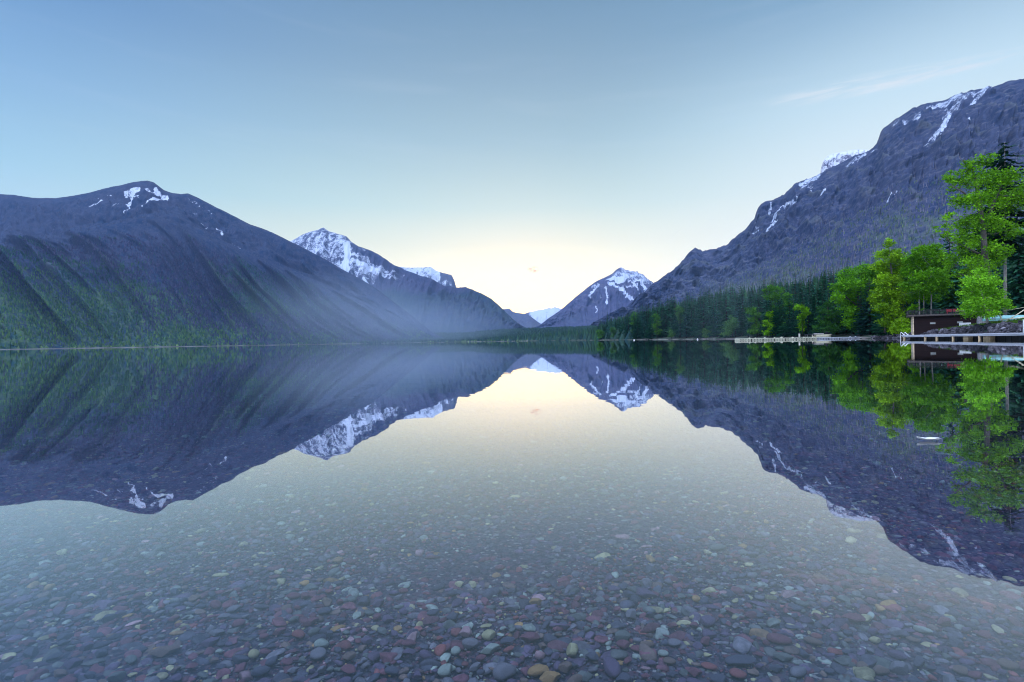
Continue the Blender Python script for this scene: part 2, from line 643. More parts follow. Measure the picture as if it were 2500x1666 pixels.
def loft(x, rows, segs):
    """smooth surface through the rows; returns V (n,m,3) and s (n)"""
    Rw = np.stack(rows)                      # K, m, 3
    K = len(Rw)
    outp, sv = [], []
    for k in range(K - 1):
        p0 = Rw[max(k - 1, 0)]; p1 = Rw[k]; p2 = Rw[k + 1]; p3 = Rw[min(k + 2, K - 1)]
        m1 = (p2 - p0) * 0.5; m2 = (p3 - p1) * 0.5
        lim = np.abs(p2 - p1) * 1.2 + 1e-6
        m1 = np.clip(m1, -lim, lim); m2 = np.clip(m2, -lim, lim)
        for i in range(segs[k]):
            t = i / segs[k]
            h00 = 2 * t ** 3 - 3 * t * t + 1; h10 = t ** 3 - 2 * t * t + t
            h01 = -2 * t ** 3 + 3 * t * t; h11 = t ** 3 - t * t
            outp.append(h00 * p1 + h10 * m1 + h01 * p2 + h11 * m2)
            sv.append(k + t)
    outp.append(Rw[-1]); sv.append(K - 1.0)
    return np.stack(outp), np.array(sv)


def to_px(V):
    """photo pixel of points, used to place patches of snow and woods on the slopes"""
    d = V - np.array((0, 0, CAMH))
    X, Y, Z = d[..., 0], np.maximum(d[..., 1], 1), d[..., 2]
    u = (X * cr - Z * sr) / Y; v = (X * sr + Z * cr) / Y
    return 1250 + F * u, 833 - F * v


def inpoly(x, y, poly):
    ins = np.zeros(x.shape, bool)
    n = len(poly)
    for i in range(n):
        x1, y1 = poly[i]; x2, y2 = poly[(i + 1) % n]
        c = ((y1 > y) != (y2 > y)) & (x < (x2 - x1) * (y - y1) / (y2 - y1 + 1e-9) + x1)
        ins ^= c
    return ins


def segdist(x, y, pts):
    best = np.full(x.shape, 1e9)
    for (x1, y1), (x2, y2) in zip(pts[:-1], pts[1:]):
        dx, dy = x2 - x1, y2 - y1
        t = np.clip(((x - x1) * dx + (y - y1) * dy) / (dx * dx + dy * dy), 0, 1)
        best = np.minimum(best, np.hypot(x - x1 - t * dx, y - y1 - t * dy))
    return best


def tri(s, a, b_, c):
    """0 at a, 1 at b, 0 at c"""
    return np.clip(np.minimum((s - a) / (b_ - a), (c - s) / (c - b_)), 0, 1)


SLOPES = {}


def make_mountain(key, x0, x1, n, rows, segs, fn, mat):
    x = np.linspace(x0, x1, n)
    V, s = loft(x, [f(p, x) for f, p in rows], segs)
    disp, tone = fn(V, np.broadcast_to(x, V.shape[:2]), np.broadcast_to(s[:, None], V.shape[:2]))
    V = V + disp
    me = mesh('mountain', V.reshape(-1, 3), grid_faces(n, len(s)), True, tone.reshape(-1, 3))
    o = obj('mountain', me, mat)
    tag(o, kind='structure')
    SLOPES[key] = (V, tone, s)
    return o


# ---- the broad mountain on the left
A_CREST = [(-400, 470), (-150, 476), (0, 483), (34, 484), (78, 491), (136, 492.5), (187, 485), (258, 471), (299, 461), (326, 454.5), (345, 452), (360, 451.5), (377, 458),
           (390, 468), (401, 476.5), (422, 483), (442, 484), (459, 481.6), (483, 492), (530, 517), (578, 539), (612, 557), (639, 565), (677, 580),
           (709, 596), (748, 614), (800, 640), (828, 657), (888, 688), (918, 706), (947, 728), (1000, 768), (1050, 808), (1085, 830)]


def a_depth(x):
    return np.interp(x, [-400, 400, 709, 900, 1085], [2900, 2900, 2900, 2750, 2560])


def fa(V, x, s):
    px, py = to_px(V)
    q = x - 270 * np.clip(2 - s, 0, 1) - 60 * np.clip(s - 2, 0, 1)
    front = tri(s, 1.0, 1.55, 2.05)
    g1 = ridged(q / 68.0 + 0.5 * fbm(x / 120, s * 2, 2, 9), s * 0.55, 3, 21, 0.45)
    g2 = fbm(q / 26.0, s * 3.0, 4, 33)
    up = tri(s, 2.1, 3.0, 4.0) * np.clip(1 - tri(s, 3.7, 4.0, 4.3), 0, 1)
    d = (g1 - 0.55) * 300 * front ** 0.7 + (g2 - 0.5) * 100 * front + (fbm(q / 40, s * 4, 4, 44) - 0.5) * 130 * up
    crest = np.exp(-((s - 4) / 0.03) ** 2)
    d2 = (fbm(x / 9.0, s * 0, 3, 3) - 0.5) * 12 * crest
    d = d * np.clip((1075 - x) / 260, 0, 1)
    disp = np.stack([0 * d, -0.75 * d, 0.5 * d + d2], -1)
    snow = np.zeros_like(px)
    def patch(pts, wd, a=1.0):
        nonlocal snow
        dd = segdist(px + 7 * (fbm(px / 9, py / 9, 3, 61) - .5) * 2, py + 5 * (fbm(px / 8, py / 8, 3, 62) - .5) * 2, pts)
        snow = np.maximum(snow, a * np.clip((wd - dd) / 2.5 + 0.5, 0, 1))
    patch([(213, 503), (250, 490)], 2.6); patch([(258, 479), (268, 476)], 1.5)
    patch([(305, 472), (335, 463)], 7); patch([(318, 468), (325, 490), (320, 501)], 6.5); patch([(322, 488), (342, 482)], 3)
    patch([(306, 520), (318, 508)], 2)
    patch([(352, 506), (365, 498), (392, 488)], 4.2); patch([(378, 462), (395, 480), (412, 488)], 5.5); patch([(355, 462), (372, 466)], 3.5, .8)
    patch([(455, 484), (475, 492)], 3, .8); patch([(483, 499), (520, 522)], 1.6, .75); patch([(465, 510), (476, 522)], 1.5)
    patch([(487, 540), (500, 550)], 2, .8); patch([(530, 557), (548, 575)], 2.6); patch([(560, 585), (585, 608)], 1.4, .7)
    patch([(280, 503), (283, 496)], 1.3); patch([(236, 482), (238, 484)], 1.3)
    snow *= (s > 2.2) & (s < 4.1) | (px > 470)
    veg = np.clip(0.12 + 0.55 * (2.0 - s) + 0.25 * (g1 - 0.5), 0, 1) * np.clip((py - 560) / 160, 0.05, 1)
    veg = np.where(px > 640, veg * 0.7, veg)
    band = np.exp(-((s - 2.0) / 0.25) ** 2) * 0.18
    return disp, np.stack([snow * 0.78, np.clip(veg + band, 0, 1), np.clip(g1 * front, 0, 1)], -1)


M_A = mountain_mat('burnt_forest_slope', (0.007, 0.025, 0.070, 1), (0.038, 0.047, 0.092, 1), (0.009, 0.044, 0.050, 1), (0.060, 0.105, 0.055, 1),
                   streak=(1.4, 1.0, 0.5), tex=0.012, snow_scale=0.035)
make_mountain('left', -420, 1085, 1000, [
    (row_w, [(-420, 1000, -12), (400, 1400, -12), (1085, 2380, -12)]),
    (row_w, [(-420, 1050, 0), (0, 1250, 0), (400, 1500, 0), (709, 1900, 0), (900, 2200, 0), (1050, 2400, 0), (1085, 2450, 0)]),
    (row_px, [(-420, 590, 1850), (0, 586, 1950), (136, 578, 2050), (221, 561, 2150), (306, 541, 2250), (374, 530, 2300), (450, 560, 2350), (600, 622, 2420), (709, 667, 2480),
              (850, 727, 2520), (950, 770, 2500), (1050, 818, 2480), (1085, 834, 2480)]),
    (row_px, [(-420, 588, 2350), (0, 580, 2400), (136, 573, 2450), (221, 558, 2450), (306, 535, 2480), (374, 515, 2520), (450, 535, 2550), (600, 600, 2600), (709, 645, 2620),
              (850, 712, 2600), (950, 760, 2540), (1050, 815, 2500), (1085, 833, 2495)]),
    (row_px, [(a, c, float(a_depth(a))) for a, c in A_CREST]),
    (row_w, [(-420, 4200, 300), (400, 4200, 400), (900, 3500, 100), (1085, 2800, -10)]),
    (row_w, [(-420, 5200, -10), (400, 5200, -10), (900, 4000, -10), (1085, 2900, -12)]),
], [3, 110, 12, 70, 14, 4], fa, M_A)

# ---- the snowy peak behind it
B_CREST = [(560, 660), (660, 618), (709, 596), (739, 579), (778, 566), (784, 563), (790, 561), (796, 566), (802, 570), (825, 577), (846, 584), (852, 590), (858, 598), (876, 610), (906, 619), (933, 635),
           (962, 655), (992, 668), (1022, 678.5), (1052, 687), (1081, 702), (1114, 708), (1138, 706), (1162, 714), (1200, 732), (1221, 750), (1239, 769), (1269, 796), (1295, 806)]


def fb(V, x, s):
    px, py = to_px(V)
    w_ = tri(s, 0.2, 1.2, 2.0)
    q = x + 20 * (2 - s)
    g1 = ridged(q / 30.0, s * 0.8, 4, 71)
    cr_ = np.exp(-((s - 2) / 0.05) ** 2)
    d = (g1 - 0.55) * 170 * w_ * np.clip((s - .75) * 3, .25, 1) + (fbm(q / 12, s * 4, 3, 72) - 0.5) * 70 * w_
    d2 = (fbm(x / 7.0, s * 0, 3, 73) - 0.5) * 26 * cr_ * (x < 1000)
    disp = np.stack([0 * d, -0.8 * d, 0.4 * d + d2], -1)
    poly = [(690, 590), (740, 570), (790, 550), (850, 578), (880, 608), (905, 622), (900, 640), (940, 655), (990, 672), (960, 684), (925, 676), (905, 698), (880, 690), (855, 672), (800, 660), (740, 640)]
    ins = inpoly(px + 10 * (fbm(px / 9, py / 9, 3, 4) - .5), py + 10 * (fbm(px / 9, py / 9, 3, 5) - .5), poly)
    snow = np.where(ins, 0.52, 0.0)
    lowf = np.clip((705 - py) / 40, 0, 1)
    snow = snow * (0.55 + 0.55 * lowf)
    snow = np.maximum(snow, np.where(segdist(px, py, [(848, 600), (852, 625), (842, 650), (850, 662)]) < 6 + 4 * fbm(px / 6, py / 6, 2, 8), 1.5, 0))
    snow = np.maximum(snow, np.where(segdist(px, py, [(890, 686), (898, 695)]) < 3, 1.2, 0))
    snow = np.maximum(snow, np.where(segdist(px, py, [(800, 655), (845, 640), (930, 662)]) < 7, 0.75, 0))
    rib = np.clip(1 - segdist(px, py, [(862, 604), (880, 617), (920, 632), (960, 658)]) / 9, 0, 1)
    snow = snow * (1 - 0.9 * rib)
    veg = np.clip((py - 690) / 60, 0, 0.55)
    return disp, np.stack([snow, veg, g1 * w_ * 0.8], -1)


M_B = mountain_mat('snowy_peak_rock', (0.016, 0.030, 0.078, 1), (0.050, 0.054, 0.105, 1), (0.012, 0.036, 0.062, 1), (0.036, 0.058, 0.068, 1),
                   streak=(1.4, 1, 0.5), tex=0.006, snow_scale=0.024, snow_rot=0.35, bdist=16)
make_mountain('snow_peak', 560, 1295, 700, [
    (row_w, [(560, 3400, -5), (1295, 3300, -5)]),
    (row_px, [(560, 730, 4100), (709, 700, 4200), (850, 690, 4300), (950, 695, 4300), (1010, 705, 4150), (1114, 745, 3900), (1200, 777, 3750), (1260, 803, 3650), (1295, 812, 3600)]),
    (row_px, [(a, c, float(np.interp(a, [560, 900, 1050, 1150, 1295], [5300, 5200, 4700, 4300, 3800]))) for a, c in B_CREST]),
    (row_w, [(560, 6300, 200), (1000, 6000, 150), (1295, 4500, -5)]),
], [50, 130, 12], fb, M_B)

# ---- the snow-capped shelf peeping out behind its right shoulder
C_CREST = [(900, 668), (940, 658), (959, 653), (977, 657), (1007, 659), (1031, 658.6), (1052, 657.7), (1066, 668), (1085, 673), (1102, 677), (1107, 686), (1110, 693), (1114, 707), (1124, 735), (1140, 780)]


def fcs(V, x, s):
    px, py = to_px(V)
    w_ = tri(s, 0, 1.0, 2.0)
    g1 = fbm(x / 9.0, s * 6, 4, 81)
    d = (g1 - 0.5) * 130 * w_ * (s < 1.9)
    disp = np.stack([0 * d, -0.8 * d, 0.3 * d], -1)
    top = np.interp(px, [p[0] for p in C_CREST], [p[1] for p in C_CREST])
    snow = np.where(px < 1075, 0.75, 0.42) * np.clip((30 - (py - top)) / 12, 0, 1)
    snow *= np.clip((1108 - px) / 8, 0, 1)
    return disp, np.stack([snow, 0 * px + 0.15, g1 * 0.6], -1)


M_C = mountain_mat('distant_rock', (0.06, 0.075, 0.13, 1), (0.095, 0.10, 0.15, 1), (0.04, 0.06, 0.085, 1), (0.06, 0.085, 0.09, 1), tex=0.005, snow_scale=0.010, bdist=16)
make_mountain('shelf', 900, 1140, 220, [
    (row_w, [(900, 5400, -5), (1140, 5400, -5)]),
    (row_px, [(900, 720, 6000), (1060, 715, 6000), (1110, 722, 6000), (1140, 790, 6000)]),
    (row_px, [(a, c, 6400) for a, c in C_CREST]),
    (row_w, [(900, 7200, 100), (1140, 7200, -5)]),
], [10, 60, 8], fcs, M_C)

# ---- the far hills in the gap
D_CREST = [(1180, 775), (1229, 770), (1260, 772), (1275, 770), (1284, 766), (1293, 763), (1303, 761), (1313, 758), (1325, 757), (1339, 753), (1346, 754), (1354, 750.5), (1362, 753), (1369, 755), (1400, 752), (1450, 770)]


def fd(V, x, s):
    px, py = to_px(V)
    g1 = fbm(x / 6.0, s * 5, 4, 91)
    cr_ = np.exp(-((s - 2) / 0.1) ** 2)
    d = (g1 - 0.5) * 140 * tri(s, 0.2, 1.2, 2)
    d2 = (fbm(x / 4, s * 0, 3, 92) - 0.5) * 40 * cr_
    disp = np.stack([0 * d, -d, d2], -1)
    snow = np.clip((px - 1280) / 20, 0, 1) * np.clip((803 - py) / 14, 0, 1) * 0.98
    return disp, np.stack([snow, 0 * px + 0.1, g1 * 0.5], -1)


make_mountain('gap_snow', 1180, 1450, 240, [
    (row_w, [(1180, 7800, -5), (1450, 7800, -5)]),
    (row_px, [(1180, 800, 8300), (1450, 800, 8300)]),
    (row_px, [(a, c, 9000) for a, c in D_CREST]),
    (row_w, [(1180, 9800, -5), (1450, 9800, -5)]),
], [6, 50, 6], fd, M_C)


def fd1(V, x, s):
    g1 = fbm(x / 8.0, s * 3, 4, 95)
    d = (g1 - 0.5) * 100 * tri(s, 0, 1, 2)
    return np.stack([0 * d, -d, 0 * d], -1), np.stack([0 * d, 0 * d + 0.35, g1 * 0.6], -1)


make_mountain('gap_front', 1195, 1345, 120, [
    (row_w, [(1195, 6400, -5), (1345, 6400, -5)]),
    (row_px, [(1195, 775, 6700), (1260, 790, 6700), (1345, 803, 6700)]),
    (row_px, [(1195, 752, 7200), (1229, 757.5), (1244, 756), (1252, 763.5), (1262, 766), (1275, 767.5), (1293, 773), (1304, 781), (1313, 788), (1328, 796), (1345, 805, 7200)] and
        [(a, c, 7200) for a, c in [(1195, 752), (1229, 757.5), (1236, 757), (1244, 755.5), (1252, 763.5), (1262, 766), (1275, 767.5), (1293, 773), (1304, 781), (1313, 788), (1328, 796), (1345, 805)]]),
    (row_w, [(1195, 7700, -5), (1345, 7700, -5)]),
], [6, 30, 5], fd1, M_C)

# ---- the snow pyramid at the head of the valley
E_CREST = [(1280, 812), (1316, 798.6), (1334, 782), (1352, 770), (1372, 756.5), (1405, 728.5), (1421, 716), (1438, 703), (1458, 689), (1470, 684), (1487, 677.5), (1497, 671), (1501, 666), (1507, 661), (1512, 658.5), (1517, 657.5), (1522, 660), (1527, 663.5),
           (1534, 663), (1540, 667), (1545, 665.5), (1551, 668.5), (1555.5, 666), (1558, 671), (1564, 673), (1571, 675), (1576, 680), (1581, 685), (1593.6, 694), (1620, 715), (1680, 760), (1720, 800)]


def fe(V, x, s):
    px, py = to_px(V)
    w_ = tri(s, 0.1, 1.1, 2.0)
    q = x + (x - 1515) * 0.25 * (2 - s)
    g1 = ridged(q / 24.0, s * 1.2, 4, 101)
    d = (g1 - 0.55) * 200 * w_ + (fbm(q / 9, s * 6, 3, 103) - 0.5) * 110 * w_
    disp = np.stack([0 * d, -0.9 * d, 0.3 * d], -1)
    jx = px + 8 * (fbm(px / 7, py / 7, 3, 6) - .5); jy = py + 8 * (fbm(px / 7, py / 7, 3, 7) - .5)
    snow = np.zeros_like(px)
    snow = np.maximum(snow, np.where(inpoly(jx, jy, [(1478, 684), (1500, 675), (1530, 676), (1525, 692), (1505, 693), (1490, 686)]), 1.3, 0))
    snow = np.maximum(snow, np.where(inpoly(jx, jy, [(1495, 672), (1517, 652), (1560, 664), (1585, 682), (1596, 698), (1580, 690), (1535, 688), (1525, 676)]), 0.62, 0))
    for pts, wd, a in [([(1486, 695), (1515, 707), (1530, 722), (1547, 734)], 4.0, 1.2), ([(1515, 707), (1535, 702), (1555, 698)], 4, .6), ([(1462, 695), (1448, 712), (1437, 727)], 2.2, .9),
                       ([(1478, 700), (1483, 720), (1484, 728), (1480, 742)], 2.0, .9), ([(1465, 719), (1466, 727)], 1.5, .9), ([(1457, 746), (1457, 760)], 1.6, .9), ([(1541, 686), (1556, 706)], 2.6, .9),
                       ([(1540, 688), (1560, 687), (1582, 685)], 2.2, .9), ([(1568, 690), (1578, 710)], 4.0, .9), ([(1563, 716), (1572, 722)], 2, .9), ([(1445, 705), (1462, 696)], 3, .55)]:
        snow = np.maximum(snow, np.where(segdist(jx, jy, pts) < wd, a, 0))
    return disp, np.stack([snow, np.clip((py - 740) / 90, 0, 0.4), g1 * w_ * 0.7], -1)


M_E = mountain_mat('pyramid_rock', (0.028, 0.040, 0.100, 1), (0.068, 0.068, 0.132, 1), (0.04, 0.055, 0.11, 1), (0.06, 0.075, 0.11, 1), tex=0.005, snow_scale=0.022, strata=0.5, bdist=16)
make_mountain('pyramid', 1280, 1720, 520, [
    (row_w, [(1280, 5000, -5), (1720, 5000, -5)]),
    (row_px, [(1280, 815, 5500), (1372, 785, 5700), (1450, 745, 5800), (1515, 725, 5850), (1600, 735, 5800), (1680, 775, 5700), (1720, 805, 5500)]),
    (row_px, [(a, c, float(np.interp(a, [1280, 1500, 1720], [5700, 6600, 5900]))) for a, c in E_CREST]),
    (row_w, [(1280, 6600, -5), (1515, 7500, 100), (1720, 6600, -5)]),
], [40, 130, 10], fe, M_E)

# ---- the long cliff mountain on the right
F_CREST = [(1440, 800), (1494, 769), (1527, 751.4), (1558, 726), (1594, 694), (1622, 675), (1645, 659.6), (1660, 645.6), (1673, 629), (1688, 612.5), (1694, 608), (1701, 606.5), (1708, 610), (1715, 614), (1724, 613), (1736, 609), (1748, 608),
           (1762, 603), (1777, 597), (1791, 583), (1800, 577), (1810, 568.5), (1820, 560), (1829.5, 549), (1835, 540), (1841.5, 535), (1846, 520), (1851, 508.7), (1858, 500), (1868, 494), (1887, 489.5), (1900, 483), (1916, 475), (1928, 463), (1939.5, 449), (1955, 442),
           (1973, 437), (1990, 430), (2002, 425), (2020, 414), (2045, 403), (2065, 393), (2083, 384), (2100, 377), (2121, 370), (2132, 362), (2140, 353), (2146, 337), (2150, 324.6), (2156, 317), (2164, 312.6), (2180, 301), (2193, 291), (2210, 281), (2226, 272), (2245, 263), (2265, 257.6),
           (2285, 254), (2303, 250), (2325, 243), (2346, 236), (2384, 224), (2423, 216), (2461, 206), (2500, 200), (2600, 190), (2800, 200), (3100, 260)]


def ff(V, x, s):
    px, py = to_px(V)
    w_ = tri(s, 1.0, 2.2, 3.0)
    lowm = tri(s, 0.0, 1.0, 2.4)
    q = x - 60 * (3 - s)
    g1 = ridged(q / 55.0 + 0.4 * fbm(x / 60, s * 3, 3, 110), s * 1.4, 5, 111, 0.55)
    g2 = fbm(x / 14.0, s * 16, 4, 112)
    strat = fbm(x / 90.0, V[..., 2] / 34.0, 3, 113)
    dep = V[..., 1] / 2200.0
    ph = V[..., 2] / (78 * dep) + 1.3 * fbm(x / 75.0, s * 2, 4, 117) + (x - 2000) / 420.0
    saw = ph - np.floor(ph)
    ledge = (np.clip(saw / 0.8, 0, 1) - np.clip((saw - .8) / .2, 0, 1)) * np.clip((fbm(x / 45.0, s * 7, 3, 118) - .32) * 4, 0, 1)
    d = ((g1 - 0.55) * 180 * w_ + (g2 - 0.5) * 60 * w_ + (strat - 0.5) * 70 * w_ + (ledge - .4) * 62 * np.clip(w_ * 2.2, 0, 1) + (fbm((x + 300 * s) / 70, s * 1.5, 4, 114) - 0.5) * 50 * lowm) * dep
    cr_ = np.exp(-((s - 3) / 0.03) ** 2)
    d2 = (fbm(x / 6.0, s * 0, 4, 115) - 0.5) * 16 * cr_ * dep
    disp = np.stack([-0.3 * d, -0.75 * d, 0.25 * d + d2], -1)
    jx = px + 12 * (fbm(px / 9, py / 9, 3, 6) - .5); jy = py + 12 * (fbm(px / 9, py / 9, 3, 7) - .5)
    snow = np.zeros_like(px)
    for pts, wd, a in [([(2346, 240), (2330, 262), (2310, 285), (2295, 318), (2275, 345)], 7, .62), ([(2318, 280), (2295, 326)], 6, .85), ([(2400, 222), (2385, 245), (2375, 258)], 6, .7), ([(2330, 262), (2270, 282)], 3, .45),
                       ([(2240, 285), (2230, 300), (2205, 298)], 6, .6), ([(2270, 262), (2340, 240), (2430, 216)], 6, .66), ([(2190, 297), (2180, 312)], 4, .5), ([(2366, 290), (2370, 288)], 3, 1), ([(2260, 362), (2266, 358)], 3, .9), ([(2297, 358), (2300, 352)], 3, .9),
                       ([(2190, 468), (2168, 490)], 1.8, .8), ([(2070, 405), (2110, 385)], 5, .55), ([(2120, 376), (2136, 372)], 3, .8), ([(1955, 448), (2000, 430)], 7, .72), ([(1975, 466), (1980, 462)], 3, .9), ([(2004, 478), (2012, 473)], 2.5, .9), ([(1955, 455), (1985, 452)], 5, .5),
                       ([(1880, 502), (1882, 530)], 4, .66), ([(1895, 545), (1875, 560), (1872, 562)], 3.5, .8), ([(1893, 532), (1883, 545)], 4, .95), ([(1900, 515), (1940, 487)], 3, .75), ([(1930, 490), (1945, 483)], 3, .8), ([(1858, 578), (1862, 574)], 2, .9), ([(1845, 548), (1850, 552)], 3, .7), ([(1840, 565), (1850, 560)], 2, .8)]:
        snow = np.maximum(snow, np.where(segdist(jx, jy, pts) < wd * .8, a * .92, 0))
    veg = np.clip((2.15 - s) * 1.2, 0, 0.75) * np.clip(0.45 + 1.1 * (fbm((px + py * 1.7) / 60.0, (py - px * 0.45) / 24.0, 3, 116) - 0.35), 0, 1)
    return disp, np.stack([snow, veg, np.clip(0.35 + 0.9 * (g1 - .5) * w_ + 0.55 * np.clip((saw - .62) * 6, 0, 1) * (saw < .93) * np.clip(w_ * 2, 0, 1) * np.clip((fbm(x / 30.0, s * 9, 3, 119) - .4) * 5, 0, 1), 0, 1)], -1)


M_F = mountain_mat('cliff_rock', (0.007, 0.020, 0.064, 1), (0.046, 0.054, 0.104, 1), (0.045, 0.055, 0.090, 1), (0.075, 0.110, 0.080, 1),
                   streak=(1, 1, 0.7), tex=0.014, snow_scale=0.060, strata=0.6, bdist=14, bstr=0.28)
make_mountain('cliffs', 1440, 3100, 1050, [
    (row_w, [(1440, 2300, -3), (1600, 1500, -3), (1750, 1000, 10), (2000, 640, 20), (2300, 480, 24), (2500, 420, 26), (3100, 330, 30)]),
    (row_px, [(1440, 812, 2700), (1600, 790, 2100), (1750, 745, 1700), (1900, 700, 1350), (2050, 650, 1120), (2200, 610, 960), (2350, 570, 880), (2500, 540, 820), (3100, 520, 650)]),
    (row_px, [(1440, 806, 3200), (1527, 778, 3000), (1600, 745, 2800), (1750, 695, 2450), (1900, 625, 2050), (2050, 545, 1750), (2200, 470, 1560), (2350, 420, 1420), (2500, 390, 1350), (3100, 380, 1150)]),
    (row_px, [(a, c, float(np.interp(a, [1440, 1700, 2000, 2500, 3100], [3700, 3200, 2600, 1950, 1700]))) for a, c in F_CREST]),
    (row_w, [(1440, 4500, -5), (1700, 4300, 400), (2000, 3600, 900), (2500, 3000, 900), (3100, 2800, 500)]),
    (row_w, [(1440, 5000, -5), (1700, 5200, -5), (2000, 5200, -5), (2500, 5200, -5), (3100, 5200, -5)]),
], [40, 90, 150, 10, 4], ff, M_F)

G_CREST = [(1960, 470), (1995, 440), (2003, 424), (2005, 412), (2009, 399), (2014, 389), (2021, 382), (2040, 375), (2059, 373), (2070, 370), (2083, 366.6), (2100, 366), (2121, 367.5), (2160, 385), (2220, 420)]


def fg(V, x, s):
    px, py = to_px(V)
    g1 = fbm(x / 7.0, s * 8, 4, 121)
    d = (g1 - 0.5) * 60 * tri(s, 0, 0.8, 1.0)
    snow = np.where(py < 372 + np.abs(px - 2095) * 0.25, 1.4, 0.60)
    return np.stack([0 * d, -d, 0 * d], -1), np.stack([snow, 0 * px, g1 * 0.6], -1)


make_mountain('snow_cap', 1960, 2220, 200, [
    (row_px, [(1960, 520, 2900), (2220, 470, 2900)]),
    (row_px, [(a, c, 3100) for a, c in G_CREST]),
    (row_w, [(1960, 3600, 700), (2220, 3600, 900)]),
], [60, 6], fg, mountain_mat('snow_cap_rock', (0.06, 0.06, 0.12, 1), (0.10, 0.09, 0.15, 1), (0.05, 0.06, 0.1, 1), (0.07, 0.08, 0.1, 1), tex=0.012, snow_scale=0.022, snow=(0.55, 0.58, 0.70), bdist=8))


# ------------------------------------------------------------------ low wooded land across the lake head, and the right shore
def flat_land(name, x0, x1, n, rows, segs, mat, amp=1.0, seed=131):
    x = np.linspace(x0, x1, n)
    V, s = loft(x, [f(p, x) for f, p in rows], segs)
    V[1:-1, :, 2] += (fbm(x / 20.0 + 0 * s[1:-1, None], s[1:-1, None] * 3, 3, seed) - 0.5) * amp
    o = obj(name, mesh(name, V.reshape(-1, 3), grid_faces(n, len(s)), True), mat)
    tag(o, kind='structure')
    return V


M_FLOOR = plain('forest_floor', (0.030, 0.045, 0.035), 0.95, 0.4, 0.05)
M_GRASS = plain('bank_grass', (0.050, 0.095, 0.022), 0.95, 0.4, 0.6)
LOW = flat_land('terrain', 880, 1560, 300, [
    (row_w, [(880, 2080, -3), (1110, 2150, -3), (1250, 1700, -3), (1440, 760, -3), (1560, 520, -3)]),
    (row_w, [(880, 2150, 0.5), (1000, 2300, 0.5), (1110, 2250, 0.5), (1250, 1750, 0.5), (1440, 800, 0.5), (1560, 540, 0.5)]),
    (row_w, [(880, 2250, 4), (1110, 2400, 5), (1250, 1900, 5), (1440, 950, 5), (1560, 650, 5)]),
    (row_px, [(880, 838, 2500), (1000, 822, 2900), (1052, 817, 3000), (1150, 815, 3100), (1188, 810, 3100), (1272, 806, 3100), (1379, 803, 3000), (1438, 802, 2900), (1560, 800, 2700)]),
    (row_w, [(880, 2900, -3), (1100, 3700, -3), (1560, 3400, -3)]),
], [2, 6, 30, 6], M_FLOOR, 6)
SHORE = [(1440, 770), (1600, 450), (1750, 300), (1900, 205), (2000, 168), (2100, 146), (2150, 128), (2200, 112), (2300, 94), (2400, 82), (2500, 72), (2700, 62), (3200, 48)]
sxp = np.array([p[0] for p in SHORE]); syp = np.array([p[1] for p in SHORE])
shoreY = lambda x: np.interp(x, sxp, syp)
dsh = lambda k, zs: [(p[0], p[1] + k * (1 + p[1] / 250.0), float(np.interp(p[0], [q[0] for q in zs], [q[1] for q in zs]))) for p in SHORE]
LANDX = np.linspace(1440, 3200, 700)
LAND = flat_land('shore', 1440, 3200, 700, [
    (row_w, dsh(-5, [(1440, -2), (3200, -2)])),
    (row_w, dsh(0, [(1440, 0.0), (3200, 0.0)])),
    (row_w, dsh(2.6, [(1440, 0.7), (2180, 0.6), (2228, 0.9), (2290, 1.35), (2330, 1.8), (2400, 2.0), (2500, 2.2), (3200, 2.5)])),
    (row_w, dsh(9, [(1440, 1.5), (2180, 1.0), (2228, 1.2), (2290, 1.9), (2330, 2.3), (2400, 2.5), (2500, 2.9), (3200, 3.2)])),
    (row_w, dsh(50, [(1440, 5), (2180, 5), (3200, 8)])),
    (row_w, [(1440, 1400, 10), (1600, 900, 12), (1750, 700, 18), (2000, 520, 26), (2300, 420, 30), (2500, 380, 30), (3200, 300, 34)]),
    (row_w, [(1440, 2600, 20), (1600, 1900, 30), (1750, 1300, 40), (2000, 800, 45), (2300, 600, 45), (2500, 520, 45), (3200, 420, 45)]),
], [3, 5, 8, 12, 12, 6], M_FLOOR, 0.25)


def land_z(x, Y):
    """height of the right shore under photo column x at distance Y"""
    i = int(np.clip(round((x - 1440) / (3200 - 1440) * 699), 0, 699))
    return float(np.interp(Y, LAND[:, i, 1], LAND[:, i, 2]))


